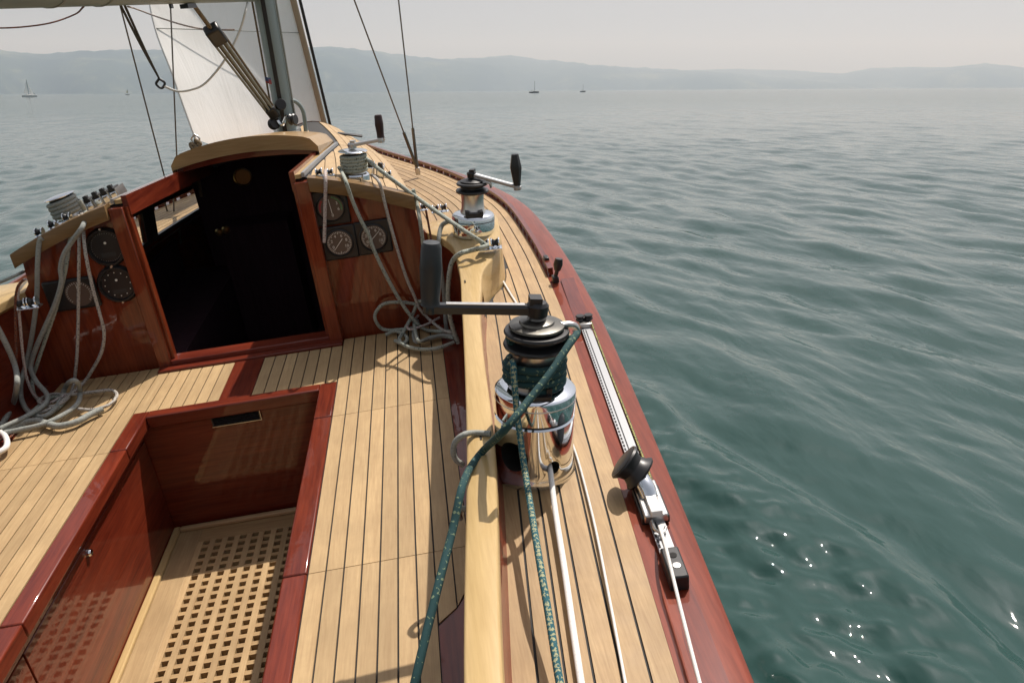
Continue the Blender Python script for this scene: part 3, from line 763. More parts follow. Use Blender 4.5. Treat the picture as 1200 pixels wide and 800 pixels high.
# ------------------------------------------------------------------ instruments
AFT = lambda x, z, y=3.2095: frame((x, y, z), (0, -1, 0), (1, 0, 0))       # local x right, y up, z towards the cockpit
def dial(parent, fr, r, face, ticks, needle, hub=True, marks=None, numbers=0, tickmat=MARK):
    f_ = part('dial_face', MB().lathe([(r, 0.0), (r, 0.001), (0, 0.001)], fr, 36), face, parent)
    mb = MB()
    for i, a in enumerate(ticks):
        s = 0.10 if i % 5 == 0 else 0.06
        mb.box((0, 0, 0), (r * s, r * 0.014, 0.0004), (fp(fr, (math.sin(a) * r * (0.93 - s), math.cos(a) * r * (0.93 - s), 0.0018)), fr[1] * math.sin(a) + fr[2] * math.cos(a), fr[1] * math.cos(a) - fr[2] * math.sin(a), fr[3]))
    if ticks: part('tick_marks', mb, tickmat, f_, 0)
    if marks:
        for lo, hi, mm in marks:
            mb = MB()
            for a in frange(lo, hi, 12):
                mb.box((0, 0, 0), (r * 0.06, r * 0.035, 0.0004), (fp(fr, (math.sin(a) * r * 0.86, math.cos(a) * r * 0.86, 0.0018)), fr[1] * math.sin(a) + fr[2] * math.cos(a), fr[1] * math.cos(a) - fr[2] * math.sin(a), fr[3]))
            part('scale_marks', mb, mm, f_, 0)
    for i in range(numbers):                                             # figures round the scale
        a = rad(-135 + 270 * i / max(numbers - 1, 1))
        cu = bpy.data.curves.new('figure', 'FONT'); cu.body = str(i * 2); cu.size = r * 0.27; cu.align_x = 'CENTER'; cu.align_y = 'CENTER'
        tmp = bpy.data.objects.new('figure', cu); col.objects.link(tmp); dg = bpy.context.evaluated_depsgraph_get()
        me = bpy.data.meshes.new_from_object(tmp.evaluated_get(dg)); bpy.data.objects.remove(tmp)
        for v in me.vertices: v.co = Vector(fp(fr, (v.co.x + math.sin(a) * r * 0.62, v.co.y + math.cos(a) * r * 0.62, 0.0018)))
        me.materials.clear(); me.materials.append(MARK); part('figure', None, None, f_, mesh=me)
    if needle is not None:
        a = needle; d1 = fr[1] * math.sin(a) + fr[2] * math.cos(a); d2 = fr[1] * math.cos(a) - fr[2] * math.sin(a)
        part('needle', MB().prism([(-r * 0.42, -r * 0.03), (r * 0.75, -r * 0.016), (r * 0.75, r * 0.016), (-r * 0.42, r * 0.03)], 0.0024, 0.0034, (fr[0], d1, d2, fr[3])), MARK, f_)
    return f_
full = [2 * math.pi * i / 40 for i in range(40)]
for (x, z), nd, mk, nums, lab in (((-0.392, 0.563), rad(-4), [(rad(15), rad(105), MARKG), (rad(-105), rad(-45), MARKR)], 0, 'wind gauge with red and green arcs, topmost of the square gauges'),
                              ((-0.386, 0.416), rad(222), None, 6, 'square gauge below the wind gauge, next to the door post'),
                              ((-0.247, 0.418), rad(48), None, 6, 'square gauge farther from the door post')):
    fr = AFT(x, z)
    g = part('gauge', MB().bb(x - 0.0705, x + 0.0705, 3.196, 3.2095, z - 0.0705, z + 0.0705), BLACK, panel_s, bevel=0.006, label=lab)
    g.parent = boat; g.matrix_basis = Matrix.Translation(-Vector(ORG[boat.name]))
    fr = AFT(x, z, 3.196)
    part('bezel', MB().lathe([(0.058, 0.0), (0.058, 0.006), (0.054, 0.008), (0.051, 0.002)], fr, 36, cap=False), BLACK, g)
    part('dial_face', MB().lathe([(0.0505, 0.0), (0.0505, 0.001), (0, 0.001)], fr, 36), DIAL, g)
    keep = g; frr = fr; r = 0.05
    mb = MB()
    if not mk:
        for i, a in enumerate(full):
            if 140 < math.degrees(a) < 220 and nd == rad(48): continue
            s = 0.11 if i % 5 == 0 else 0.06
            mb.box((0, 0, 0), (r * s, r * 0.018, 0.0004), (fp(fr, (math.sin(a) * r * (0.95 - s), math.cos(a) * r * (0.95 - s), 0.0018)), fr[1] * math.sin(a) + fr[2] * math.cos(a), fr[1] * math.cos(a) - fr[2] * math.sin(a), fr[3]))
        part('tick_marks', mb, MARK, g, 0)
    else:
        for lo, hi, mm in mk:
            mb = MB()
            for a in frange(lo, hi, 12):
                mb.box((0, 0, 0), (r * 0.07, r * 0.03, 0.0004), (fp(fr, (math.sin(a) * r * 0.86, math.cos(a) * r * 0.86, 0.0018)), fr[1] * math.sin(a) + fr[2] * math.cos(a), fr[1] * math.cos(a) - fr[2] * math.sin(a), fr[3]))
            part('scale_marks', mb, mm, g, 0)
    for i in range(nums or 3):
        a = rad(-120 + 240 * i / (nums - 1)) if nums else (rad(60), rad(105), rad(175))[i]
        cu = bpy.data.curves.new('figure', 'FONT'); cu.body = str(i * 2) if nums else ('3', '6', '0')[i]; cu.size = 0.017; cu.align_x = 'CENTER'; cu.align_y = 'CENTER'
        tmp = bpy.data.objects.new('figure', cu); col.objects.link(tmp); dg = bpy.context.evaluated_depsgraph_get()
        me = bpy.data.meshes.new_from_object(tmp.evaluated_get(dg)); bpy.data.objects.remove(tmp)
        for v in me.vertices: v.co = Vector(fp(fr, (v.co.x + math.sin(a) * r * 0.62, v.co.y + math.cos(a) * r * 0.62, 0.0018)))
        me.materials.clear(); me.materials.append(MARK); part('figure', None, None, g, mesh=me)
    d1 = fr[1] * math.sin(nd) + fr[2] * math.cos(nd); d2 = fr[1] * math.cos(nd) - fr[2] * math.sin(nd)
    part('needle', MB().prism([(-0.022, -0.0013), (0.036, -0.0008), (0.036, 0.0008), (-0.022, 0.0013)], 0.0026, 0.0036, (fr[0], d1, d2, fr[3])), MARK, g)
for (x, z), lab, nn in (((-1.277, 0.533), 'round black instrument just below the port roof beam', 1), ((-1.281, 0.379), 'round black instrument with a ring of white dots', 2)):
    fr = AFT(x, z)
    g = part('gauge', MB().lathe([(0.080, 0.0), (0.080, 0.008), (0.072, 0.02), (0.066, 0.02), (0.061, 0.008)], fr, 14 if nn == 1 else 16, cap=False), BLACK, boat, 20, label=lab)
    part('dial_face', MB().lathe([(0.061, 0.009), (0.061, 0.010), (0.0, 0.010)], fr, 36), DIALB, g)
    mb = MB()
    for i in range(12 if nn == 2 else 40):
        a = 2 * math.pi * i / (12 if nn == 2 else 40); rr = 0.049 if nn == 2 else 0.056
        c = fp(fr, (math.sin(a) * rr, math.cos(a) * rr, 0.0105)); mb.lathe([(0.0022 if nn == 2 else 0.0007, 0), (0.0022 if nn == 2 else 0.0007, 0.0006)], (c, *fr[1:]), 8)
    part('dot_marks', mb, MARK, g, 0)
    part('display', MB().prism([(-0.028, -0.038), (0.028, -0.038), (0.028, -0.022), (-0.028, -0.022)], 0.0102, 0.011, fr), BLUEBLACK, g)
    part('centre_dot', MB().lathe([(0.005, 0.0104), (0.005, 0.0125), (0, 0.0125)], (fp(fr, (0.0, 0.018, 0)), *fr[1:]), 12), MARK, g)
    for dz in (0.075, -0.075): part('screw', MB().lathe([(0.004, 0.008), (0.004, 0.0205), (0, 0.0205)], (fp(fr, (0.0, dz, 0)), *fr[1:]), 10), STEEL, g)
pc = ony(90, 343, 3.2095); x, z = pc[0], pc[2]; fr = AFT(x, z)
g = part('gauge', MB().bb(x - 0.115, x + 0.085, 3.192, 3.2095, z - 0.065, z + 0.065), BLACK, boat, bevel=0.008, label='wide black rectangular instrument behind the hanging ropes')
fr2 = AFT(x + 0.015, z, 3.1918)
part('dial_face', MB().lathe([(0.052, 0), (0.052, 0.001), (0, 0.001)], fr2, 36), DIAL, g)
mb = MB()
for a in frange(rad(-130), rad(130), 24): mb.box((0, 0, 0), (0.003, 0.0008, 0.0004), (fp(fr2, (math.sin(a) * 0.045, math.cos(a) * 0.045, 0.0016)), fr2[1] * math.sin(a) + fr2[2] * math.cos(a), fr2[1] * math.cos(a) - fr2[2] * math.sin(a), fr2[3]))
part('tick_marks', mb, MARK, g, 0)
part('needle', MB().prism([(-0.002, -0.01), (0.002, -0.01), (0.0006, 0.04), (-0.0006, 0.04)], 0.002, 0.003, fr2), MARK, g)

# ------------------------------------------------------------------ winches
def boolean_cut(mb, mat, cutters, cutmat):
    me = mb.mesh('pedestal', mat, 30); o = bpy.data.objects.new('tmp', me); col.objects.link(o); o.data.materials.append(cutmat)
    tmp = [o]
    for c in cutters:
        cm_ = c.mesh('cut', cutmat, 30); co = bpy.data.objects.new('cut', cm_); col.objects.link(co); tmp.append(co)
        md = o.modifiers.new('b', 'BOOLEAN'); md.operation = 'DIFFERENCE'; md.object = co; md.solver = 'EXACT'; md.material_mode = 'TRANSFER'
    dg = bpy.context.evaluated_depsgraph_get(); dg.update()
    r = bpy.data.meshes.new_from_object(o.evaluated_get(dg))
    for t_ in tmp: bpy.data.objects.remove(t_)
    r.set_sharp_from_angle(angle=rad(35)); return r

# the large primary winch on the starboard deck
W1 = np.array([0.150, 1.655, 0.0]); W1[2] = zd(W1[0], W1[1]) - 0.002
W1F = frame(W1, (0.125, 0.0, 1.0))
w1 = None
ped = MB().lathe([(0.0, -0.01), (0.100, -0.01), (0.103, 0.004), (0.102, 0.012), (0.0985, 0.020), (0.0965, 0.035), (0.0955, 0.152), (0.092, 0.156), (0.0, 0.156)], W1F, 64)
cuts = []
for (px, py), r_ in (((592, 540), 0.037), ((645, 547), 0.0175)):
    q = ony(px, py, W1[1] - 0.085); a = math.atan2(q[1] - W1[1], q[0] - W1[0])
    d = np.array([math.cos(a), math.sin(a), 0.0]); zc = q[2]
    cuts.append(MB().lathe([(r_, -0.06), (r_, 0.08)], frame(W1 + d * 0.088 + np.array([0.01 if r_ > .03 else 0.004, 0, zc - W1[2]]), d), 28))
w1 = part('winch', None, None, boat, mesh=boolean_cut(ped, CHROME, cuts, VOID), label='large chrome pedestal winch wrapped in dark green rope beside the coaming cap')
part('shadow_gap', MB().lathe([(0.090, 0.155), (0.090, 0.164)], W1F, 48), BLACK, w1)
part('base_ring', MB().lathe([(0.0, 0.161), (0.092, 0.161), (0.0965, 0.164), (0.0965, 0.214), (0.0955, 0.219), (0.090, 0.224), (0.066, 0.229), (0.060, 0.226), (0.050, 0.226)], W1F, 64), CHROME, w1)
part('ring_groove', MB().lathe([(0.0967, 0.2005), (0.0972, 0.202), (0.0967, 0.2035)], W1F, 64), STEEL, w1)
part('drum', MB().lathe([(0.055, 0.226), (0.058, 0.232), (0.057, 0.24), (0.054, 0.26), (0.0535, 0.29), (0.056, 0.317), (0.060, 0.322)], W1F, 44), STEEL, w1)
part('self_tailing_jaw', MB().lathe([(0.054, 0.318), (0.074, 0.326), (0.0765, 0.331), (0.0745, 0.336), (0.052, 0.343), (0.052, 0.350), (0.073, 0.357), (0.0755, 0.362), (0.073, 0.367), (0.052, 0.371)], W1F, 48), BLACK, w1)
part('feeder_ring', MB().lathe([(0.050, 0.368), (0.058, 0.370), (0.064, 0.375), (0.063, 0.380), (0.048, 0.384)], W1F, 44), GUN, w1)
part('top_cap', MB().lathe([(0.034, 0.378), (0.041, 0.383), (0.039, 0.389), (0.022, 0.394), (0.018, 0.40), (0.0, 0.40)], W1F, 40), GUN, w1)
fd = ony(676, 391, W1[1] + 0.0)                        # stripper arm sticking out to starboard
part('feeder_arm', MB().tube(curve([fp(W1F, (0.05, 0.0, 0.374)), fp(W1F, (0.085, 0.005, 0.372)), fp(W1F, (0.097, 0.01, 0.356)), fp(W1F, (0.092, 0.012, 0.338))], 5), 0.008, 10), STEEL, w1)
part('tie_foot', MB().box((0, -0.075, 0.231), (0.024, 0.010, 0.005), W1F).box((-0.02, -0.068, 0.239), (0.006, 0.008, 0.012), W1F).box((0.02, -0.068, 0.239), (0.006, 0.008, 0.012), W1F), BLACK, w1)

def wrap(fr, r0, z0, z1, turns, rr, a0, n=22):
    out = []
    for i in range(int(turns * n) + 1):
        t = i / (turns * n); a = a0 + 2 * math.pi * i / n
        out.append(fp(fr, ((r0 + rr) * math.cos(a), (r0 + rr) * math.sin(a), z0 + (z1 - z0) * t)))
    return out

# second winch on the coaming pad
W2 = np.array([0.158, 3.140, 0.0]); W2[2] = zcap(3.140) - 0.002
W2F = frame(W2, (0.10, 0.0, 1.0)); W2F = (W2F[0], W2F[1], W2F[2], W2F[3] * 1.10)
w2 = part('winch', MB().lathe([(0.0, -0.006), (0.084, -0.006), (0.0865, 0.004), (0.086, 0.060), (0.084, 0.066), (0.078, 0.071), (0.05, 0.076), (0.0, 0.076)], W2F, 48), CHROME, boat, label='bare chrome winch on the coaming pad near the cabin corner')
part('base_groove', MB().lathe([(0.0863, 0.048), (0.0868, 0.0495), (0.0863, 0.051)], W2F, 48), BLACK, w2)
part('line_guide', MB().box((0.0, -0.064, 0.079), (0.032, 0.012, 0.007), W2F).box((-0.028, -0.05, 0.082), (0.007, 0.022, 0.009), W2F).box((0.028, -0.05, 0.082), (0.007, 0.022, 0.009), W2F), BLACK, w2)
part('drum', MB().lathe([(0.050, 0.075), (0.051, 0.079), (0.046, 0.09), (0.044, 0.115), (0.046, 0.142), (0.049, 0.147)], W2F, 40), STEEL, w2)
part('self_tailing_jaw', MB().lathe([(0.046, 0.144), (0.064, 0.150), (0.066, 0.154), (0.064, 0.158), (0.045, 0.164), (0.045, 0.170), (0.061, 0.176), (0.063, 0.180), (0.060, 0.184), (0.040, 0.188)], W2F, 44), BLACK, w2)
part('top_cap', MB().lathe([(0.046, 0.186), (0.048, 0.190), (0.030, 0.196), (0.018, 0.198), (0.0, 0.198)], W2F, 36), BLACK, w2)
part('feeder_arm', MB().tube(curve([fp(W2F, (0.04, -0.02, 0.186)), fp(W2F, (0.066, -0.03, 0.186)), fp(W2F, (0.074, -0.03, 0.168))], 5), 0.006, 8), STEEL, w2)

# cabin roof winches, starboard and port
def small_winch(pos, ax, label):
    fr = frame(pos, ax)
    w = part('winch', MB().lathe([(0.0, -0.012), (0.060, -0.012), (0.060, 0.010), (0.056, 0.016), (0.046, 0.020), (0.0, 0.020)], fr, 40), CHROME, boat, label=label)
    part('drum', MB().lathe([(0.044, 0.018), (0.046, 0.024), (0.041, 0.04), (0.040, 0.075), (0.043, 0.098), (0.046, 0.102)], fr, 36), STEEL, w)
    part('top_flange', MB().lathe([(0.044, 0.100), (0.058, 0.103), (0.060, 0.106), (0.056, 0.109), (0.03, 0.112), (0.016, 0.113), (0.0, 0.113)], fr, 36), CHROME, w)
    return w, fr
xw = -0.287; pw3 = np.array([xw, 3.355, zr(xw, 3.355)])
w3, W3F = small_winch(pw3, (0.10, 0, 1), 'small winch on the starboard cabin roof wound with grey rope')
xw4 = 2 * C + 0.287 + 0.0; p4 = ony(83, 254, 3.36); xw4 = p4[0]; pw4 = np.array([xw4, 3.36, zr(2 * C - xw4, 3.36) + 0.0])
w4, W4F = small_winch(pw4, (-0.17, 0, 1), 'small winch on the port cabin roof wound with grey rope')

# ------------------------------------------------------------------ winch handles (lift out)
def handle(org, arm_dir, up, length, grip_h, label, gripmat, armmat, arm_h=0.010, gr=0.018, taper=True, drop=0.0, flip=1, hub=1.0):
    up = unit(up); d = np.array(arm_dir, float); d = unit(d - up * (d @ up)); sd = np.cross(up, d)
    t = thing('winch_handle', label, 'winch handle', tuple(org), 'winch handles')
    fr = (np.array(org, float), d, sd, up)
    part('socket_head', MB().lathe([(0.0, -0.022), (0.011 * hub, -0.022), (0.011 * hub, -0.004), (0.024 * hub, -0.002), (0.026 * hub, 0.022 * hub), (0.020 * hub, 0.030 * hub), (0.0, 0.031 * hub)], fr, 18).box((0.006 * hub, 0, 0.034 * hub), (0.014 * hub, 0.017 * hub, 0.008 * hub), fr), BLACK if armmat is not STEEL else STEEL, t, 40)
    arm = MB(); L = length
    secs = [(0.012, 0.013, arm_h), (L * 0.45, 0.0115, arm_h * 0.95), (L - 0.02, 0.012, arm_h * 0.95), (L + 0.012, 0.010, arm_h * 0.9)]
    b = len(arm.v)
    for x_, w_, h_ in secs:
        zc = 0.012 - drop * x_ / L
        for a_, e_ in ((-1, -1), (1, -1), (1, 0.5), (0.7, 1), (-0.7, 1), (-1, 0.5)): arm.v.append(fp(fr, (x_, a_ * w_, zc + e_ * h_)))
    for i in range(len(secs) - 1):
        for k in range(6): j = (k + 1) % 6; arm.addf((b + 6 * i + k, b + 6 * i + j, b + 6 * i + 6 + j, b + 6 * i + 6 + k))
    arm.addf([b + k for k in range(6)]); arm.addf([b + 6 * 3 + k for k in range(6)])
    part('arm', arm, armmat, t, 30)
    if gripmat is BLUEBLACK: part('arm_plate', MB().box((L * 0.48, 0, 0.012 + arm_h + 0.0004), (L * 0.36, 0.0070, 0.0008), fr), STEEL, t)
    gf = (fp(fr, (L - 0.004, 0, 0.012 - drop)), d, sd, up * flip)
    if taper: prof = [(0.0, 0.008), (gr * 1.0, 0.008), (gr * 0.92, 0.014), (gr * 0.95, 0.03), (gr * 1.10, grip_h * 0.6), (gr * 0.98, grip_h * 0.93), (gr * 0.8, grip_h * 0.99), (0.0, grip_h)]
    else: prof = [(0.0, 0.006), (gr * 0.70, 0.006), (gr * 0.72, 0.012), (gr * 1.10, grip_h * 0.55), (gr * 1.12, grip_h * 0.62), (gr * 0.72, grip_h * 0.97), (gr * 0.62, grip_h), (0.0, grip_h)]
    part('grip', MB().lathe(prof, gf, 20 if taper else 8), gripmat, t, 30)
    part('grip_collar', MB().lathe([(0.0, -0.012), (0.014, -0.012), (0.015, 0.0), (0.013, 0.008)], gf, 16), armmat, t)
    return t
h1 = fp(W1F, (0, 0, 0.402))
g1 = ony(503, 367.5, W1[1] + 0.005); _d = unit(g1 - h1); _u = unit(np.array([0, 0, 1.]) - _d * _d[2])
handle(h1 + W1F[3] * 0.002, g1 - h1, _u, float(np.linalg.norm(g1 - h1)) + 0.002, 0.152, 'black winch handle with tall dark grip, in the rope wrapped pedestal winch', BLUEBLACK, plain('handle_black_alloy', (0.045, 0.047, 0.05), 0.28, 0.6), 0.011, 0.0225, True)
h2 = fp(W2F, (0, 0, 0.200)); g2 = ony(604, 222, W2[1] - 0.06)
handle(h2 + W2F[3] * 0.003, g2 - h2, (0.04, 0.0, 1.0), 0.185, 0.128, 'silver armed winch handle with faceted black grip, in the bare chrome winch', BLACK, ALU, 0.007, 0.0205, False, 0.055, hub=0.72)
h3 = fp(W3F, (0, 0, 0.115)); g3 = ony(443, 163, 3.34)
handle(h3 + W3F[3] * 0.003, g3 - h3, (0.05, 0.0, 1.0), 0.125, 0.098, 'silver winch handle with dark brown grip on the cabin roof', BROWNGRIP, STEEL, 0.007, 0.016, True, -0.015, hub=0.72)

# ------------------------------------------------------------------ deck gear
def chrome_block(p, d, label=None, n=2, s=1.0, name='turning_block'):
    """low turning block with n sheaves lying in line across direction d"""
    d = unit(d); fr = frame(p, (0, 0, 1), d); root = None
    mb = MB().box((0, 0, 0.003 * s), (0.022 * n * s, 0.021 * s, 0.003 * s), fr)
    root = part(name, mb, CHROME, boat, bevel=0.002, label=label)
    for i in range(n):
        cx = (i - (n - 1) / 2) * 0.040 * s
        part('sheave', MB().lathe([(0.013 * s, -0.012 * s), (0.016 * s, -0.010 * s), (0.010 * s, 0), (0.016 * s, 0.010 * s), (0.013 * s, 0.012 * s)], frame(fp(fr, (cx, 0, 0.024 * s)), fr[1]), 16), BLACK, root)
        for e in (-1, 1):
            part('cheek', MB().lathe([(0.0, -0.0025 * s), (0.019 * s, -0.0025 * s), (0.020 * s, 0), (0.019 * s, 0.0025 * s), (0.0, 0.0025 * s)], frame(fp(fr, (cx + e * 0.0145 * s, 0, 0.024 * s)), fr[1]), 18), CHROME, root)
    return root
p = onz(575, 292, zcap(3.02)); chrome_block(p, (1, -0.1, 0), 'twin chrome block at the aft end of the coaming pad')
p = onz(516, 249, 0.385); chrome_block(p, (1, -0.05, 0), 'twin chrome block between the cabin corner and the bare winch', 2, 0.9)
p = onz(497, 247, 0.385); chrome_block(p, (1, -0.05, 0), None, 1, 0.85)
for px, py, s in ((456, 209, 0.8), (375, 207, 0.8), (388, 206, 0.7), (447, 207, 0.7)):
    y = 3.3; q = ony(px, py, y)
    for _ in range(6): q = onz(px, py, zr(min(q[0], -0.08), q[1]))
    chrome_block(q, (1, 0, 0), None, 1, s)
for px, py in ((50, 282), (66, 274), (82, 264)):
    q = ony(px, py, 3.24); q[2] = zr(2 * C - q[0], 3.24); chrome_block(q, (1, 0, 0.35), None, 1, 0.85)
q = ony(24, 334, 3.05); chrome_block(np.array([q[0], 3.05, zcap(3.05) - 0.005]), (1, 0, 0), 'chrome block on the port coaming cap', 2, 1.0)

def clutch(p, d, up):
    fr = frame(p, up, d); fr = (fr[0], fr[1] * 1.05, fr[2] * 1.1, fr[3] * 1.1)
    r = part('rope_clutch', MB().box((0, 0, 0.018), (0.014, 0.045, 0.018), fr), CHROME, boat, bevel=0.004)
    part('clutch_handle', MB().box((0, -0.012, 0.043), (0.011, 0.030, 0.007), fr).box((0, -0.036, 0.052), (0.009, 0.009, 0.010), fr), BLACK, r, bevel=0.003)
    for e in (-1, 1): part('clutch_side', MB().box((e * 0.0158, 0, 0.022), (0.0016, 0.046, 0.023), fr), STEEL, r)
for i, (px, py) in enumerate(((104, 246), (113, 242), (123, 237), (132, 233), (141, 229))):
    q = ony(px, py, 3.42); q[2] = zr(2 * C - q[0], 3.42); clutch(q, (1, 0, 0.25), (-0.25, 0, 1))
for px, py in ((432, 194), (443, 194)):
    q = ony(px, py, 3.55); q[2] = zr(q[0], 3.55); clutch(q, (1, 0, -0.2), (0.2, 0, 1))
# black line organiser far up the roof
yy = 4.5
for _ in range(12): q = ony(410, 160, yy); yy = 0.5 * yy + 0.5 * onz(410, 160, zr(q[0], yy))[1]
q = ony(410, 160, yy); z = q[2]
org_ = part('line_organiser', MB().box((0, 0, 0.012), (0.085, 0.025, 0.006), (np.array([q[0], yy, z]), unit((1, 0, -0.25)), np.array([0, 1., 0]), unit((0.25, 0, 1)))), BLACK, boat, bevel=0.003)

# genoa track on the covering board
TA, TB = onz(686, 384, 0.205), onz(791, 668, 0.200)
td = unit(TB - TA); tn = unit(np.cross(td, (0, 0, 1))); tn = tn if tn[0] > 0 else -tn; tu = unit(np.cross(td, tn)); tu = tu if tu[2] > 0 else -tu
TL = float(np.linalg.norm(TB - TA)); tf = (TA, tn, td, tu)
tf = (np.array([TA[0], TA[1], 0]) + np.array([0, 0, zd(TA[0], TA[1]) + 0.001]), tn, unit(np.array([TB[0], TB[1], zd(TB[0], TB[1])]) - np.array([TA[0], TA[1], zd(TA[0], TA[1])])), np.array([0, 0, 1.]))
tfu = unit(np.cross(tf[1], tf[2])); tfu = tfu if tfu[2] > 0 else -tfu; tf = (tf[0], tf[1], tf[2], tfu)
track = part('genoa_track', MB().box((0, TL / 2, 0.012), (0.0165, TL / 2, 0.003), tf).box((0, TL / 2, 0.005), (0.007, TL / 2, 0.005), tf), plain('track_metal', (0.36, 0.37, 0.38), 0.5, 0.55), boat, label='grey metal genoa track on the covering board')
mb = MB(); k = 0.03
while k < TL - 0.03: mb.box((-0.0125, k, 0.0155), (0.0022, 0.005, 0.0006), tf); k += 0.017
part('track_holes', mb, BLACK, track, 0)
part('track_groove', MB().box((-0.004, TL / 2, 0.0152), (0.0016, TL / 2 - 0.04, 0.0004), tf), BLACK, track, 0)
part('track_bed', MB().box((0, TL / 2 - 0.1, -0.002), (0.026, TL / 2 + 0.4, 0.003), tf), MAHY, track)
ef = part('track_end_fitting', MB().box((0, -0.005, 0.020), (0.022, 0.030, 0.010), tf), STEEL, track, bevel=0.003)
for e in (-0.014, 0.014): part('end_sheave', MB().lathe([(0.014, 0), (0.016, 0.003), (0.012, 0.009), (0.016, 0.015), (0.013, 0.018), (0, 0.018)], (fp(tf, (e, -0.012, 0.030)), *tf[1:]), 16), BLACK, track)
es = part('end_stop', MB().box((0, TL - 0.005, 0.018), (0.019, 0.045, 0.018), tf), BLACK, track, bevel=0.004)
for e, mm in ((-0.018, VOID), (0.012, STEEL)): part('end_stop_bolt', MB().lathe([(0.008, 0), (0.008, 0.001), (0.0, 0.0015)], (fp(tf, (0.002, TL - 0.005 + e, 0.0362)), *tf[1:]), 14), mm, track)
# the car with its lead block
cpos = onz(752, 585, 0.215); s_ = float((cpos - tf[0]) @ tf[2])
car = part('track_car', MB().box((0, s_, 0.022), (0.026, 0.065, 0.010), tf).box((0, s_ + 0.02, 0.036), (0.014, 0.030, 0.006), tf), STEEL, boat, bevel=0.003, label='genoa car with black lead block on the metal track')
part('car_base', MB().box((0, s_, 0.012), (0.031, 0.058, 0.010), tf), BLACK, car, bevel=0.003)
bd = unit(tf[3] * 0.62 - tf[1] * 0.70 - tf[2] * 0.30); bc = fp(tf, (-0.024, s_ - 0.072, 0.066))
bf = frame(bc, bd, tf[2])
part('lead_sheave', MB().lathe([(0.018, -0.026), (0.043, -0.026), (0.046, -0.021), (0.037, -0.011), (0.033, 0.0), (0.037, 0.012), (0.046, 0.022), (0.043, 0.027), (0.018, 0.028)], bf, 32), BLACK, car)
part('lead_cheek', MB().lathe([(0.0, -0.030), (0.030, -0.030), (0.039, -0.0265)], bf, 28).lathe([(0.039, 0.0275), (0.030, 0.031), (0.0, 0.031)], bf, 28), BLUEBLACK, car)
part('swivel_post', MB().tube(curve([fp(tf, (0.0, s_ - 0.005, 0.028)), fp(tf, (-0.004, s_ - 0.025, 0.045)), bc + bf[3] * -0.01], 5), [0.02] * 10 + [0.014], 14), CHROME, car)
part('car_stop_button', MB().box((0.0, s_ + 0.058, 0.040), (0.013, 0.014, 0.008), tf), WHITEPL, car, bevel=0.002)
part('car_shackle', MB().tube(curve([fp(tf, (-0.012, s_ + 0.07, 0.022)), fp(tf, (-0.012, s_ + 0.105, 0.026)), fp(tf, (0.002, s_ + 0.118, 0.028)), fp(tf, (0.012, s_ + 0.1, 0.026))], 4), 0.0035, 8), STEEL, car)

# lever and cleat on the rail ahead of the track
p = onz(651, 330, zd(0.42, 2.95)); lv = unit((0.02, -0.25, 1))
lev = part('rail_lever', MB().box((0, 0, 0.012), (0.012, 0.02, 0.012), (p, *I3[1:])), BLACK, boat, bevel=0.003, label='black lever standing on the rail')
tip = ony(655, 303, p[1])
part('lever_arm', MB().tube([p + np.array([0, 0, 0.015]), (p + tip) / 2], 0.008, 8), BLACK, lev)
part('lever_knob', MB().tube([(p + tip) / 2, (p * 0.25 + tip * 0.75), tip], [0.013, 0.019, 0.015], 10), BLACK, lev)
q = onz(641, 312, zd(0.42, 3.1)); part('rail_end_block', MB().box((0, 0, 0.022), (0.010, 0.022, 0.022), (q, *I3[1:])), BLACK, boat, bevel=0.004)
# chainplate, shrouds
def bar(p, q, r, n=8): return MB().tube([p, q], r, n)
cpl = onz(490, 204, 0.225)
part('chainplate', MB().box((0, 0, 0.02), (0.016, 0.012, 0.024), (cpl, *I3[1:])), STEEL, boat, bevel=0.004)
def up_to(px0, py0, y0, px1, py1, y1, L=5.5):
    a = ony(px0, py0, y0); b = ony(px1, py1, y1); return a, a + unit(b - a) * L
yc = float(cpl[1])
for (px, yb) in ((415, -0.25), (467, 0.02)):
    a = cpl + np.array([0, 0, 0.035]); b = ony(px, 0, yc + yb); e = a + unit(b - a) * 6.0
    part('shroud', bar(a, e, 0.0045), WIRE, boat); part('turnbuckle', bar(a, a + unit(b - a) * 0.26, 0.010, 10), GUN, boat)
# port shrouds
for (a0, b0, yb) in (((194, 212), (139, 0), -0.25), ((208, 205), (199.5, 0), 0.02)):
    a = mir(cpl) + np.array([0, 0, 0.02]); a = ony(*a0, a[1]); b = ony(*b0, a[1] + yb); d = unit(b - a)
    a2 = a - d * 0.45; part('shroud', bar(a2, a + d * 6, 0.0045), WIRE, boat)

# mast, boom and vang
MY = 5.35
mt = ony(311, 0, MY); mb_ = np.array([C + 0.010, MY, 0.45])
md = unit(np.array([mt[0], MY - 0.02, mt[2]]) - np.array([ony(336, 148, MY)[0], MY, ony(336, 148, MY)[2]]))
m0 = ony(336, 148, MY) - md * 0.35; fr = frame(m0, md)
def oval(rx, ry, n=28): return [(rx * math.cos(2 * math.pi * k / n), ry * math.sin(2 * math.pi * k / n)) for k in range(n)]
mast = part('mast', MB().prism(oval(0.062, 0.092), 0.0, 9.0, fr), SPAR, boat, 40, label='grey metal mast leaning to port')
part('sail_track', MB().box((0, -0.094, 4.5), (0.012, 0.006, 4.5), fr), BLACK, mast)
part('mast_halyard', MB().tube([fp(fr, (-0.068, -0.05, 0.35)), fp(fr, (-0.066, -0.045, 8.5))], 0.006, 8), R_TAN, mast)
part('mast_halyard', MB().tube([fp(fr, (0.066, -0.03, 0.35)), fp(fr, (0.065, -0.03, 8.5))], 0.006, 8), R_GREY, mast)
part('mast_collar', MB().prism(oval(0.085, 0.115), 0.28, 0.33, fr), STEEL, mast, 40)
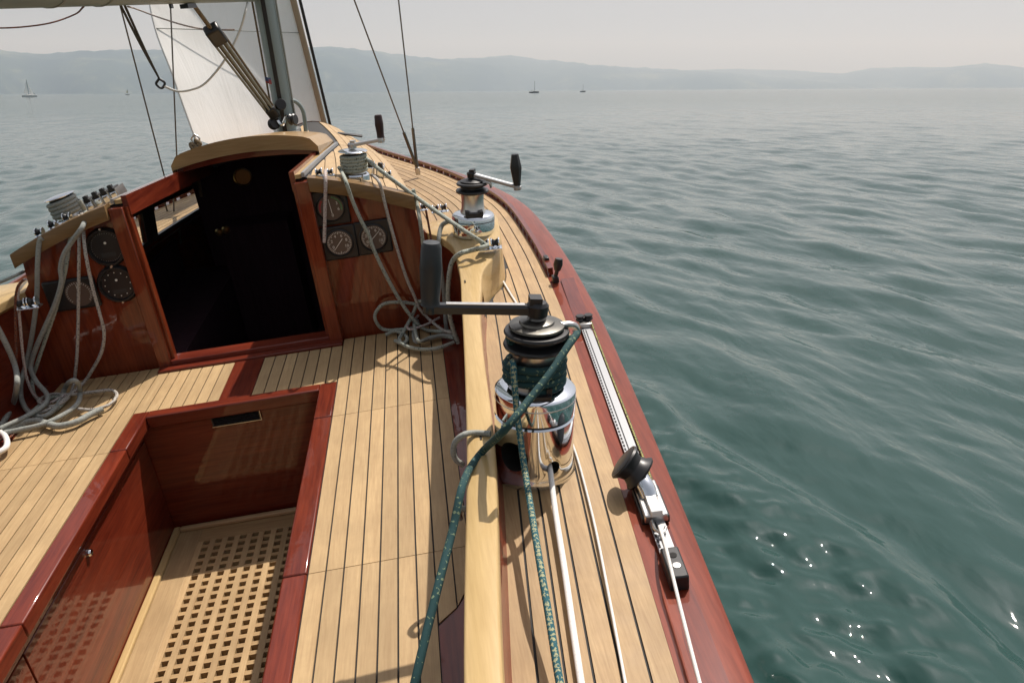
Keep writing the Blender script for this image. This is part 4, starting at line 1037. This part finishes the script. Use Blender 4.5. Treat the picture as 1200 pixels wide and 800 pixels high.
bsw = rad(10); bdv = np.array([-math.sin(bsw), -math.cos(bsw), 0]); bo = np.array([-0.84, 5.25, 0])
def boomp(px, py):
    r_ = ray(px, py); n_ = np.cross(bdv, (0, 0, 1)); return EYEP + r_ * (((bo - EYEP) @ n_) / (r_ @ n_))
b0, b1 = boomp(306, 3.0), boomp(0, 12.5); bd_ = unit(b1 - b0); BR = 0.058
bfr = frame(b0 + np.array([0, 0, BR + 0.004]) - bd_ * 0.0, bd_)
boom = part('boom', MB().prism([(y_, x_) for x_, y_ in oval(BR, BR * 1.25)], 0.0, 3.6, bfr), SPAR, boat, 40, label='grey boom across the top, swung slightly to port')
part('gooseneck', MB().box((0, 0, -0.05), (0.02, 0.03, 0.06), bfr), STEEL, boom, bevel=0.004)
for px, w_ in ((221, 0.05), (201, 0.012)):
    q = boomp(px, 9); t_ = float((q - bfr[0]) @ bd_); part('boom_bail', MB().box((0, 0, 0), (w_ * 0.4, w_, 0.010), (q + np.array([0, 0, 0.006]), np.cross(bd_, (0, 0, 1)), bd_, np.array([0, 0, 1.]))), BLACK, boom)
for px in (60, 118):
    q = boomp(px, 6); t_ = float((q - bfr[0]) @ bd_); part('boom_band', MB().prism([(y_, x_) for x_, y_ in oval(BR + 0.003, BR * 1.25 + 0.003)], t_ - 0.006, t_ + 0.006, bfr), R_GREY, boom, 40)
# vang tackle
va = boomp(229, 9); vb = ony(322, 136, MY - 0.13); vd = unit(vb - va); VL = float(np.linalg.norm(vb - va))
vf = frame(va, vd, (1, 0.2, 0.3))
vang = part('vang_tackle', MB().tube([va - vd * 0.01, va + vd * 0.16], 0.011, 8), R_TAN, boat, label='multi part vang tackle slanting from the boom to the mast foot')
part('vang_block', MB().box((0, 0, 0.22), (0.040, 0.030, 0.060), vf), BLACK, vang, bevel=0.012)
part('vang_block', MB().box((0, 0, VL - 0.05), (0.032, 0.028, 0.050), vf), BLACK, vang, bevel=0.012)
for k, (ox, oy) in enumerate(((-0.034, 0.01), (-0.02, -0.012), (-0.006, 0.014), (0.008, -0.014), (0.022, 0.010), (0.036, -0.006))):
    part('vang_line', MB().tube([fp(vf, (ox, oy, 0.24)), fp(vf, (ox * 0.75, oy, VL - 0.05))], 0.0068, 8), R_TAN if k % 2 else R_GREY, vang)
q = ony(330, 142, MY - 0.12)
mfb = part('mast_foot_block', MB().lathe([(0.03, -0.02), (0.036, -0.012), (0.028, 0), (0.036, 0.012), (0.03, 0.02)], frame(q + np.array([-0.05, 0, -0.01]), (0.5, -0.7, 0.2)), 18), BLACK, boat)
part('mast_foot_block', MB().lathe([(0.03, -0.02), (0.036, -0.012), (0.028, 0), (0.036, 0.012), (0.03, 0.02)], frame(q + np.array([0.07, 0, 0.0]), (0.9, -0.4, 0.0)), 18), BLACK, boat)
part('mast_foot_block', MB().lathe([(0.03, -0.02), (0.034, -0.012), (0.026, 0), (0.034, 0.012), (0.03, 0.02)], frame(q + np.array([0.02, -0.03, 0.10]), (0.3, -0.8, 0.2)), 18), BLACK, boat)
part('mast_foot_shackle', MB().tube(curve([q + np.array([-0.03, 0, 0.03]), q + np.array([0, -0.02, -0.02]), q + np.array([0.04, 0, 0.03])], 5), 0.010, 8), CHROME, boat)
part('mast_arch', MB().tube(curve([ony(334, 118, MY - .05), ony(346, 119, MY), ony(355, 130, MY + .02), ony(358, 150, MY + .04), ony(358.5, 162, MY + .04)], 6), 0.013, 10), SPAR, boat)

# ------------------------------------------------------------------ jib
tk = onx(381, 152, C - 0.0); lu = onx(343, 0, C); ld = unit(lu - tk); LH = 9.2
clew = ony(229, 163, 5.3); le = ony(176, 8, 5.50)
lt = tk - ld * 0.15; head = tk + ld * LH
leech_pts = curve([clew, ony(203, 90, 5.38), le, le + (le - clew) * 0.9 + np.array([0.15, 0.12, 0]), (le + head) / 2 + np.array([-0.25, -0.1, 0.0]), head + np.array([-0.03, -0.03, 0])], 8)
def build_jib():
    n = len(leech_pts); rows = []
    for i, lp in enumerate(leech_pts):
        t_ = i / (n - 1); tt = np.linalg.norm(lp - clew) / np.linalg.norm(leech_pts[-1] - clew)
        a = lt + (head - lt) * min(tt * 1.0, 1.0); row = []
        for k in range(25):
            s = k / 24; p = a * (1 - s) + lp * s
            p = p + np.array([-0.16, -0.03, 0]) * math.sin(math.pi * s ** 0.8) * (1 - tt * 0.6) * 0.55
            if i == 0: p = p + np.array([0, 0, -0.10 * math.sin(math.pi * s)])
            row.append(p)
        rows.append(row)
    return MB().grid(rows)
jib = thing('jib_sail', 'white translucent jib set forward of the mast, sheeted to port', 'sail', tuple(lt))
part('sailcloth', build_jib(), SAIL, jib, 60)
part('luff_tape', MB().tube([lt, head], 0.030, 8), plain('tan_sail_cover', (0.36, 0.29, 0.21), 0.85), jib)
part('forestay', MB().tube([lt + np.array([0.055, 0.02, -0.08]), head + np.array([0.055, 0.02, 0.2])], 0.013, 8), BLACK, jib)
part('leech_line', MB().tube(leech_pts, 0.006, 6), WHITEPL, jib)
part('seam', MB().tube([lt + ld * 1.05, leech_pts[14]], 0.003, 5), R_GREY, jib)
part('clew_ring', MB().tube(curve([clew + np.array(v) for v in ((0, 0, 0.03), (-0.025, 0, 0), (0, 0, -0.03), (0.025, 0, 0), (0, 0, 0.03))], 5), 0.006, 8), STEEL, jib)

# ================================================================== ropes (each lies or hangs loose)
def rope(name, pts, r, mat, label, cat='rope', group=None, n=6, sides=10):
    mb = MB().tube(curve(pts, n), r, sides); return solo(name, mb, mat, label, cat, group, 80)
Y = lambda y, *pp: [ony(a, b, y) for a, b in pp]
Zp = lambda z, *pp: [onz(a, b, z) for a, b in pp]
RR = 0.0088
# port side, hanging from the cabin roof
rope('rope', Y(3.15, (50, 279), (46, 284)) + Y(3.13, (44, 310), (43, 350), (38, 390), (31, 425)) + Y(3.08, (25, 447)) + Zp(0.02, (25, 466), (33, 482), (50, 488), (66, 477), (76, 455)) + Zp(0.10, (82, 447), (90, 447)) + Zp(0.03, (94, 460), (90, 474), (72, 487), (50, 497), (25, 503), (0, 508)), RR * 1.05, R_GREY, 'thick grey rope from the outermost block on the port roof edge')
rope('rope', Y(3.29, (93, 235), (96, 240), (100, 250)) + Y(3.12, (97, 265), (85, 282), (75, 298), (71, 315), (72, 330), (65, 355), (52, 385), (42, 408), (36, 430)) + Y(3.05, (42, 446)) + Zp(0.04, (55, 462), (52, 474), (30, 488), (0, 502)), RR * 1.05, R_GREY, 'grey rope dropping in an S bend from the port roof winch')
rope('rope', Y(3.17, (86, 262), (82, 282)) + Y(3.14, (76, 320), (66, 360), (54, 395), (44, 425), (38, 445)) + Zp(0.015, (40, 462), (48, 470)), RR * 0.85, R_GREYGREEN, 'thinner grey rope running behind the S bend rope')
rope('rope', Y(3.2, (93, 252), (93, 262)) + Y(3.135, (92.5, 300), (92, 350), (91, 400), (89, 430), (86, 452)) + Zp(0.02, (78, 468), (60, 476), (45, 470), (60, 462), (85, 462), (110, 459), (130, 457), (137, 463), (128, 474), (108, 480), (92, 479)), RR * 0.72, R_FLECK, 'straight thin white rope with dark flecks hanging by the round instruments')
rope('rope', Y(3.2, (96, 250), (97, 262)) + Y(3.12, (100, 295), (108, 335), (117, 368), (122, 390), (119, 412), (109, 432), (98, 448)) + Zp(0.02, (80, 464), (60, 478), (38, 486)), RR * 0.75, R_FLECK, 'white flecked rope curving out below the round instruments')
rope('rope', Y(3.05, (30, 327), (23, 333), (21, 345)) + Y(3.04, (24, 385), (28, 425), (33, 448)) + Zp(0.02, (42, 465), (56, 472), (70, 466), (78, 462)), RR * 0.62, R_RED, 'thin red flecked rope from the port coaming block into the coil')
rope('rope', Y(3.03, (27, 328), (20, 338), (18, 360), (19, 420), (20, 470), (21, 498)) + Zp(0.02, (14, 510), (8, 514)), RR * 0.5, R_ORANGE, 'very thin dark orange flecked line hanging from the port coaming block')
rope('rope', Y(2.98, (-30, 345), (-8, 375), (8, 405), (18, 430)) + Y(2.85, (20, 450)) + Zp(0.012, (15, 474), (4, 494), (-12, 515)), RR * 1.15, R_GREY, 'thick grey rope hanging beside the port coaming')
rope('rope', Zp(0.022, (-25, 512), (0, 508), (22, 497), (42, 493), (58, 497), (70, 499), (90, 494), (105, 486), (120, 479)), RR * 1.4, R_GREY, 'thick white rope end lying across the teak port seat')
rope('rope', Zp(0.03, (-18, 498), (-4, 504), (6, 511), (8, 522), (0, 529), (-15, 534)), RR * 1.15, R_WHITE, 'bright white loop of rope on the port seat edge')
rope('rope', Zp(0.012, (12, 502), (35, 484), (60, 466), (75, 470), (60, 484), (38, 494), (15, 506)), RR * 0.8, R_GREYGREEN, 'grey rope loop at the bottom of the port coil')
wr = wrap(W4F, 0.041, 0.030, 0.092, 4, 0.0095, 1.0); rope('rope', wr[::1], 0.0095, R_GREY, 'grey rope turns wound on the port roof winch', n=1)
rope('rope', [fp(W4F, (0.05, 0.0, 0.025)), ony(100, 250, 3.37), ony(118, 243, 3.37), ony(134, 233, 3.40)], RR * 0.9, R_WHITE, 'short white rope between the port winch and the rope clutches')
rope('rope', Y(3.1, (-40, 338), (-10, 334), (20, 322)) + Y(3.6, (38, 312)) + Y(4.0, (52, 300)), 0.006, R_GREY, 'thin line leading to the block on the port coaming')

# starboard, by the gauges
rope('rope', Y(3.22, (381, 200)) + Y(3.145, (381.5, 212), (381, 240), (380.5, 265), (380, 284)), RR * 0.78, R_RED, 'short white rope with red flecks hanging over the square gauges')
rope('rope', Y(3.30, (397, 196), (400, 201)) + Y(3.13, (405, 212), (413, 235), (424, 260), (432, 275), (437, 290), (447, 312), (460, 337), (474, 360), (488, 378), (498, 386)) + Zp(0.03, (512, 388), (528, 388)), RR * 0.85, R_GREYGREEN, 'grey green flecked rope crossing the farther square gauge')
rope('rope', Y(3.30, (436, 205)) + Y(3.14, (444, 213), (449, 230), (456, 258), (465, 290), (476, 325), (486, 348), (492, 362)) + Y(3.14, (503, 374)) + Zp(0.04, (518, 386), (530, 390)), RR * 0.72, R_FLECK, 'thin white flecked rope hanging right of the square gauges')
rope('rope', Y(3.2, (484, 222), (488, 236)) + Y(3.12, (492, 258), (496, 290), (499, 330), (498, 352)) + Y(3.15, (490, 354), (482, 372)) + Zp(0.03, (472, 390)) + Zp(0.02, (468, 398), (475, 405), (492, 409), (512, 408), (532, 401)), RR * 0.85, R_GREYGREEN, 'grey green rope falling from the cabin corner into the starboard coil')
rope('rope', Y(3.1, (499, 246), (502, 262), (506, 285), (510, 312), (513, 340), (512, 362)), RR * 0.5, R_ORANGE, 'thin dark line with orange flecks in the corner beside the coaming')
rope('rope', [fp(W2F, (-0.088, 0.03, 0.035))] + Y(3.17, (524, 260), (517, 266)) + Y(3.12, (514, 285), (516, 310), (520, 340), (522, 370), (524, 395)), RR * 1.1, R_GREY, 'thick grey rope looping off the coaming pad in front of the bare winch')
rope('rope', Zp(zcap(3.0) + 0.028, (572, 288), (562, 291)) + Zp(zcap(3.0) + 0.014, (550, 294), (540, 297)) + Y(2.93, (531, 305), (527, 318), (525, 340), (526, 362), (531, 385), (537, 402)), RR * 1.1, R_GREYGREEN, 'thick grey rope running over the coaming pad from the twin block')
rope('rope', [fp(W3F, (0.052, -0.01, 0.075)), ony(450, 203, 3.24), ony(500, 240, 3.15), onz(545, 271, 0.47), onz(571, 288, zcap(3.0) + 0.026)], RR * 0.95, R_GREYGREEN, 'taut grey rope from the starboard roof winch to the twin block')
wr = wrap(W3F, 0.040, 0.026, 0.094, 5, 0.0085, 2.5); rope('rope', wr, 0.0085, R_GREYGREEN, 'grey rope turns wound on the starboard roof winch', n=1)
rope('rope', Y(3.165, (492, 357), (470, 354), (450, 356), (440, 367), (441, 377)) + Zp(0.02, (450, 386), (470, 386), (490, 382), (485, 372)) + Zp(0.05, (487, 390), (492, 400)) + Zp(0.02, (505, 395), (520, 394), (532, 396)), RR * 0.85, R_GREYGREEN, 'large loop of grey green rope leaning on the starboard bulkhead')
rope('rope', Zp(0.018, (452, 392), (464, 388), (476, 394), (476, 400), (470, 402), (463, 399)), RR * 0.85, R_GREYGREEN, 'small curl of grey rope at the edge of the starboard coil')
rope('rope', Zp(0.025, (484, 369), (490, 379), (485, 388), (487, 400), (500, 398), (516, 393), (534, 394)), RR * 0.9, R_GREY, 'grey rope bent in a sharp turn inside the starboard coil')
rope('rope', Zp(0.045, (496, 362), (488, 372), (478, 378), (480, 386), (500, 380), (515, 372)), RR * 0.6, R_RED, 'thin red flecked rope tangled in the starboard coil')
# around the large winch
gw = wrap(W1F, 0.0545, 0.190, 0.262, 4, 0.0095, -1.9, 26)
gw = [fp(W1F, ((0.0545 + 0.0095 + (0.006 if i % 26 > 20 else 0)) * math.cos(-1.9 + 2 * math.pi * i / 26), (0.064 + (0.003 if (i // 26) % 2 else 0)) * math.sin(-1.9 + 2 * math.pi * i / 26), 0.238 + 0.0175 * i / 26)) for i in range(int(26 * 3.4) + 1)]
rope('rope', gw, 0.0095, R_GREEN, 'dark green rope turns wound on the pedestal winch drum', n=1)
jaw = [fp(W1F, ((0.062) * math.cos(a), (0.062) * math.sin(a), 0.3465)) for a in frange(-2.6, 3.2 - 2.6 + 2.6, 30)]
jw = [fp(W1F, (0.063 * math.cos(a), 0.063 * math.sin(a), 0.3465)) for a in frange(rad(200), rad(-15), 30)]
exit_ = [fp(W1F, (0.082, -0.020, 0.350)), ony(676, 391, W1[1] - 0.03)]
tail = [ony(664, 408, W1[1] - 0.09), ony(645, 437, W1[1] - 0.145), ony(618, 471, W1[1] - 0.20), ony(590, 505, W1[1] - 0.26)]
capY = [onz(567, 527, zcap(1.5) + 0.012), onz(551, 548, zcap(1.45) + 0.010)]
hang = [ony(541, 572, 1.36), ony(531, 618, 1.30), ony(515, 680, 1.20), ony(500, 740, 1.12), ony(486, 800, 1.05), ony(472, 860, 1.0)]
rope('rope', jw + exit_ + tail + capY + hang, 0.0085, R_GREEN, 'dark green rope crossing the coaming cap and hanging into the cockpit', n=3, sides=12)
st = [fp(W1F, (-0.062, 0.016, 0.292)), fp(W1F, (-0.064, -0.014, 0.286)), ony(601, 425, W1[1] - 0.055), ony(603, 450, W1[1] - 0.086), ony(606, 485, W1[1] - 0.112), ony(612, 530, W1[1] - 0.16), ony(618, 570, 1.42), onz(631, 650, 0.30), onz(643, 720, 0.27), onz(656, 800, 0.24), onz(668, 860, 0.22)]
rope('rope', st, 0.0072, R_TEAL, 'teal rope with pale flecks leading aft from the pedestal winch', n=6, sides=12)
hole = fp(frame(W1 + np.array([0, 0, 0]), (0, 0, 1)), (0, 0, 0)); hc = ony(644, 546, W1[1] - 0.085)
rope('rope', [hc + np.array([0, 0.05, 0.0]), hc + np.array([0.0, 0.0, -0.004]), onz(651, 600, 0.232), onz(662, 670, 0.222), onz(672, 740, 0.215), onz(681, 800, 0.21), onz(690, 860, 0.205)], 0.0068, R_WHITE, 'white rope coming out of the hole in the pedestal winch', n=5)
rope('line', [onz(671, 520, 0.212), onz(680, 548, 0.2115), onz(697, 615, 0.2085), onz(714, 700, 0.2045), onz(733, 800, 0.200), onz(744, 860, 0.198)], 0.0028, R_WHITE, 'thin white line lying on the teak side deck beside the pedestal winch', 'line')
rope('line', [fp(tf, (-0.002, s_ + 0.1, 0.030)), onz(780, 640, 0.245), onz(797, 710, 0.23), onz(820, 800, 0.215), onz(836, 860, 0.205)], 0.0035, R_WHITE, 'thin white line running aft from the genoa car', 'line')
rope('line', [fp(tf, (0.020, 0.01, 0.028)), fp(tf, (0.024, 0.15, 0.006)), fp(tf, (0.025, s_ * 0.6, 0.006)), fp(tf, (0.024, s_ - 0.10, 0.010)), fp(tf, (0.018, s_ - 0.05, 0.022))], 0.0036, R_YELLOW, 'thin black and yellow line along the genoa track', 'line')
rope('line', [onz(588, 327, 0.225), onz(603, 352, 0.222), onz(617, 372, 0.220)], 0.004, R_WHITE, 'short thin white line on the deck behind the winch handle', 'line')
for (a, b, lab) in (((545, 512), 0.0, 'grey rope loop hung inside the coaming below the cap slot'),):
    rope('rope', [onz(575, 508, zcap(1.65) + 0.006), onz(556, 507, zcap(1.65) + 0.008)] + Y(1.60, (544, 509), (534, 517), (531, 528), (534, 538), (543, 545)), RR * 0.8, R_GREY, lab)
rope('rope', Y(1.42, (548, 596), (541, 596), (537, 600), (539, 608)), RR * 0.8, R_GREY, 'short grey rope end poking from under the coaming cap')
# aloft
rope('rope', [boomp(290, 4)] + Y(5.0, (288, 12), (282, 33), (272, 55), (258, 78), (240, 98), (225, 105), (208, 107), (192, 101)), 0.0065, R_WHITE, 'slack white rope sagging below the boom against the sail')
rope('line', [boomp(150, 8)] + Y(4.75, (160, 11), (190, 22), (220, 31), (245, 35), (275, 35)) , 0.004, R_RED, 'thin reddish line from the boom to the vang block', 'line')
rope('line', [boomp(98, 8)] + Y(4.3, (88, 17), (60, 27), (25, 32), (-10, 33), (-40, 30)), 0.0035, R_ORANGE, 'thin slack reddish line below the outer boom', 'line')
ring = ony(188, 98, 5.0)
for a_, lab in (((139, 2), 'dark line from the boom to the ring, outer one of the pair'), ((144, 2), 'dark line from the boom to the ring, inner one of the pair')):
    rope('line', [boomp(*a_), (boomp(*a_) + ring) / 2, ring + np.array([0, 0, 0.03])], 0.0055, R_ORANGE if 0 else plain('dark_line', (0.03, 0.03, 0.03), 0.8), lab, 'line')
rg = MB().tube(curve([ring + np.array(v) for v in ((0, 0, 0.026), (-0.024, 0, 0.0), (0, 0, -0.026), (0.024, 0, 0), (0, 0, 0.026))], 6), 0.007, 8)
solo('ring', rg, BLACK, 'black ring tying dark lines to the slack white rope', 'ring', smooth=60)
rope('rope', [clew, clew + np.array([0.0, -0.06, -0.07]), ony(229, 185, 5.0), ony(232, 205, 4.9), ony(236, 230, 4.8)], 0.009, R_TAN, 'knotted sheet rope at the clew of the jib')
kn = MB().tube(curve([clew + np.array(v) for v in ((0.0, -0.02, 0.0), (0.03, -0.03, -0.03), (-0.02, -0.04, -0.05), (-0.03, -0.02, -0.02), (0.02, -0.05, -0.06), (0.0, -0.05, -0.09))], 6), 0.011, 8)
solo('knot', kn, R_TAN, 'tan rope knot at the lower corner of the white sail', 'knot', smooth=80)
fl = ony(310, 90, 5.1); fm = MB().grid([[fl + np.array([0.032 * i / 5, 0.006 * math.sin(i * 1.6), -0.036 * j / 3 - 0.012 * i / 5]) for i in range(6)] for j in range(4)])
for k in range(len(fm.f)): fm.mi[k] = 0
fm.mats = [plain('flag_blue', (0.06, 0.09, 0.20), 0.8), plain('flag_red', (0.28, 0.06, 0.06), 0.8)]
for k in range(len(fm.f)): fm.mi[k] = 0 if k < 8 else 1
solo('flag', fm, None, 'tiny blue and red flag seen beside the mast', 'flag')

# ================================================================== boats far out
def far_boat(px, dist, L, mast_h, sail, label, hullmat, sailmat=None, heading=1.0):
    a = far_dir(px); p = np.array([dist * math.sin(a), dist * math.cos(a), 0]); rt = np.array([math.cos(a), -math.sin(a), 0]); fw = np.array([math.sin(a), math.cos(a), 0])
    hd = unit(rt * heading + fw * 0.35); sd = np.array([-hd[1], hd[0], 0]); fr = (p, hd, sd, np.array([0, 0, 1.]))
    e = bpy.data.objects.new('far_sailboat', None); col.objects.link(e); e.location = Vector(p); ORG[e.name] = tuple(p); tag(e, label, 'sailboat')
    rows = []
    for k in range(13):
        s = k / 12; x = (s - 0.5) * L; w = 0.14 * L * (1 - (2 * s - 0.85) ** 2 / 1.4 if s > 0.4 else 0.92 - (0.4 - s) * 0.5); w = max(w, 0.02)
        rows.append([fp(fr, (x, -w, 0.9 + 0.25 * s)), fp(fr, (x, -w * 0.8, -0.1)), fp(fr, (x, 0, -0.5)), fp(fr, (x, w * 0.8, -0.1)), fp(fr, (x, w, 0.9 + 0.25 * s)), fp(fr, (x, 0, 0.95 + 0.25 * s)), fp(fr, (x, -w, 0.9 + 0.25 * s))])
    mb = MB().grid(rows); part('hull', mb, hullmat, e, 40)
    part('cabin', MB().box((0.02 * L, 0, 1.25), (L * 0.16, L * 0.07, 0.25), fr), WHITEPL, e, bevel=0.1)
    part('mast', MB().tube([fp(fr, (0.05 * L, 0, 0.9)), fp(fr, (0.05 * L, 0, mast_h))], 0.15, 8), SPAR, e)
    if sail:
        m1 = MB(); rows = []
        for k in range(9):
            t_ = k / 8; z = 1.9 + (mast_h - 2.2) * t_; w = 0.38 * L * (1 - t_) + 0.05
            rows.append([fp(fr, (0.05 * L - w * j / 6, 0.25 * math.sin(j / 6 * 3.14) * (1 - t_), z)) for j in range(7)])
        part('mainsail', MB().grid(rows), sailmat or SAIL, e, 60)
        rows = [[fp(fr, (0.48 * L * (1 - t_) + 0.08 * L * t_ - (0.36 * L * (1 - t_)) * j / 6, 0.25 * math.sin(j / 6 * 3.14) * (1 - t_), 1.2 + (mast_h * 0.85 - 1.2) * t_)) for j in range(7)] for t_ in frange(0, 1, 9)]
        if sail > 1: part('jib', MB().grid(rows), sailmat or SAIL, e, 60)
    else:
        part('boom', MB().tube([fp(fr, (0.05 * L, 0, 1.9)), fp(fr, (-0.33 * L, 0, 1.9))], 0.14, 8), SPAR, e)
    return e
HW = plain('far_hull_white', (0.55, 0.55, 0.54), 0.5); HD = plain('far_hull_dark', (0.06, 0.05, 0.045), 0.5)
far_boat(32, 520, 6.0, 9.0, 2, 'far white sailboat under sail below the wooded hills', HW)
far_boat(39, 535, 2.6, 2.2, 0, 'tiny white dinghy close behind the far white sailboat', HW)
far_boat(626, 620, 7.5, 8.5, 0, 'far dark hulled sailboat with bare mast, the larger of two', HD)
far_boat(683, 800, 5.5, 7.0, 0, 'far dark hulled sailboat with bare mast, the smaller of two', HD)
far_boat(149, 900, 4.0, 5.5, 1, 'tiny far boat with a yellowish sail near the shore', HW, plain('yellow_sail', (0.55, 0.45, 0.16), 0.8))

# ================================================================== haze over the lake
hm = bpy.data.materials.new('haze'); hm.use_nodes = True; hn = hm.node_tree.nodes; hn.clear()
pv = hn.new('ShaderNodeVolumePrincipled'); ho = hn.new('ShaderNodeOutputMaterial'); hm.node_tree.links.new(pv.outputs[0], ho.inputs['Volume'])
pv.inputs['Density'].default_value = 0.00019; pv.inputs['Color'].default_value = (0.60, 0.80, 1.0, 1); pv.inputs['Absorption Color'].default_value = (1, 1, 1, 1); pv.inputs['Anisotropy'].default_value = 0.2
hz = MB().bb(-16500, 16500, -16500, 16500, -4.0, 900.0).mesh('haze', hm, 0)
o = bpy.data.objects.new('haze', hz); col.objects.link(o); tag(o, 'pale haze over the lake', kind='stuff')
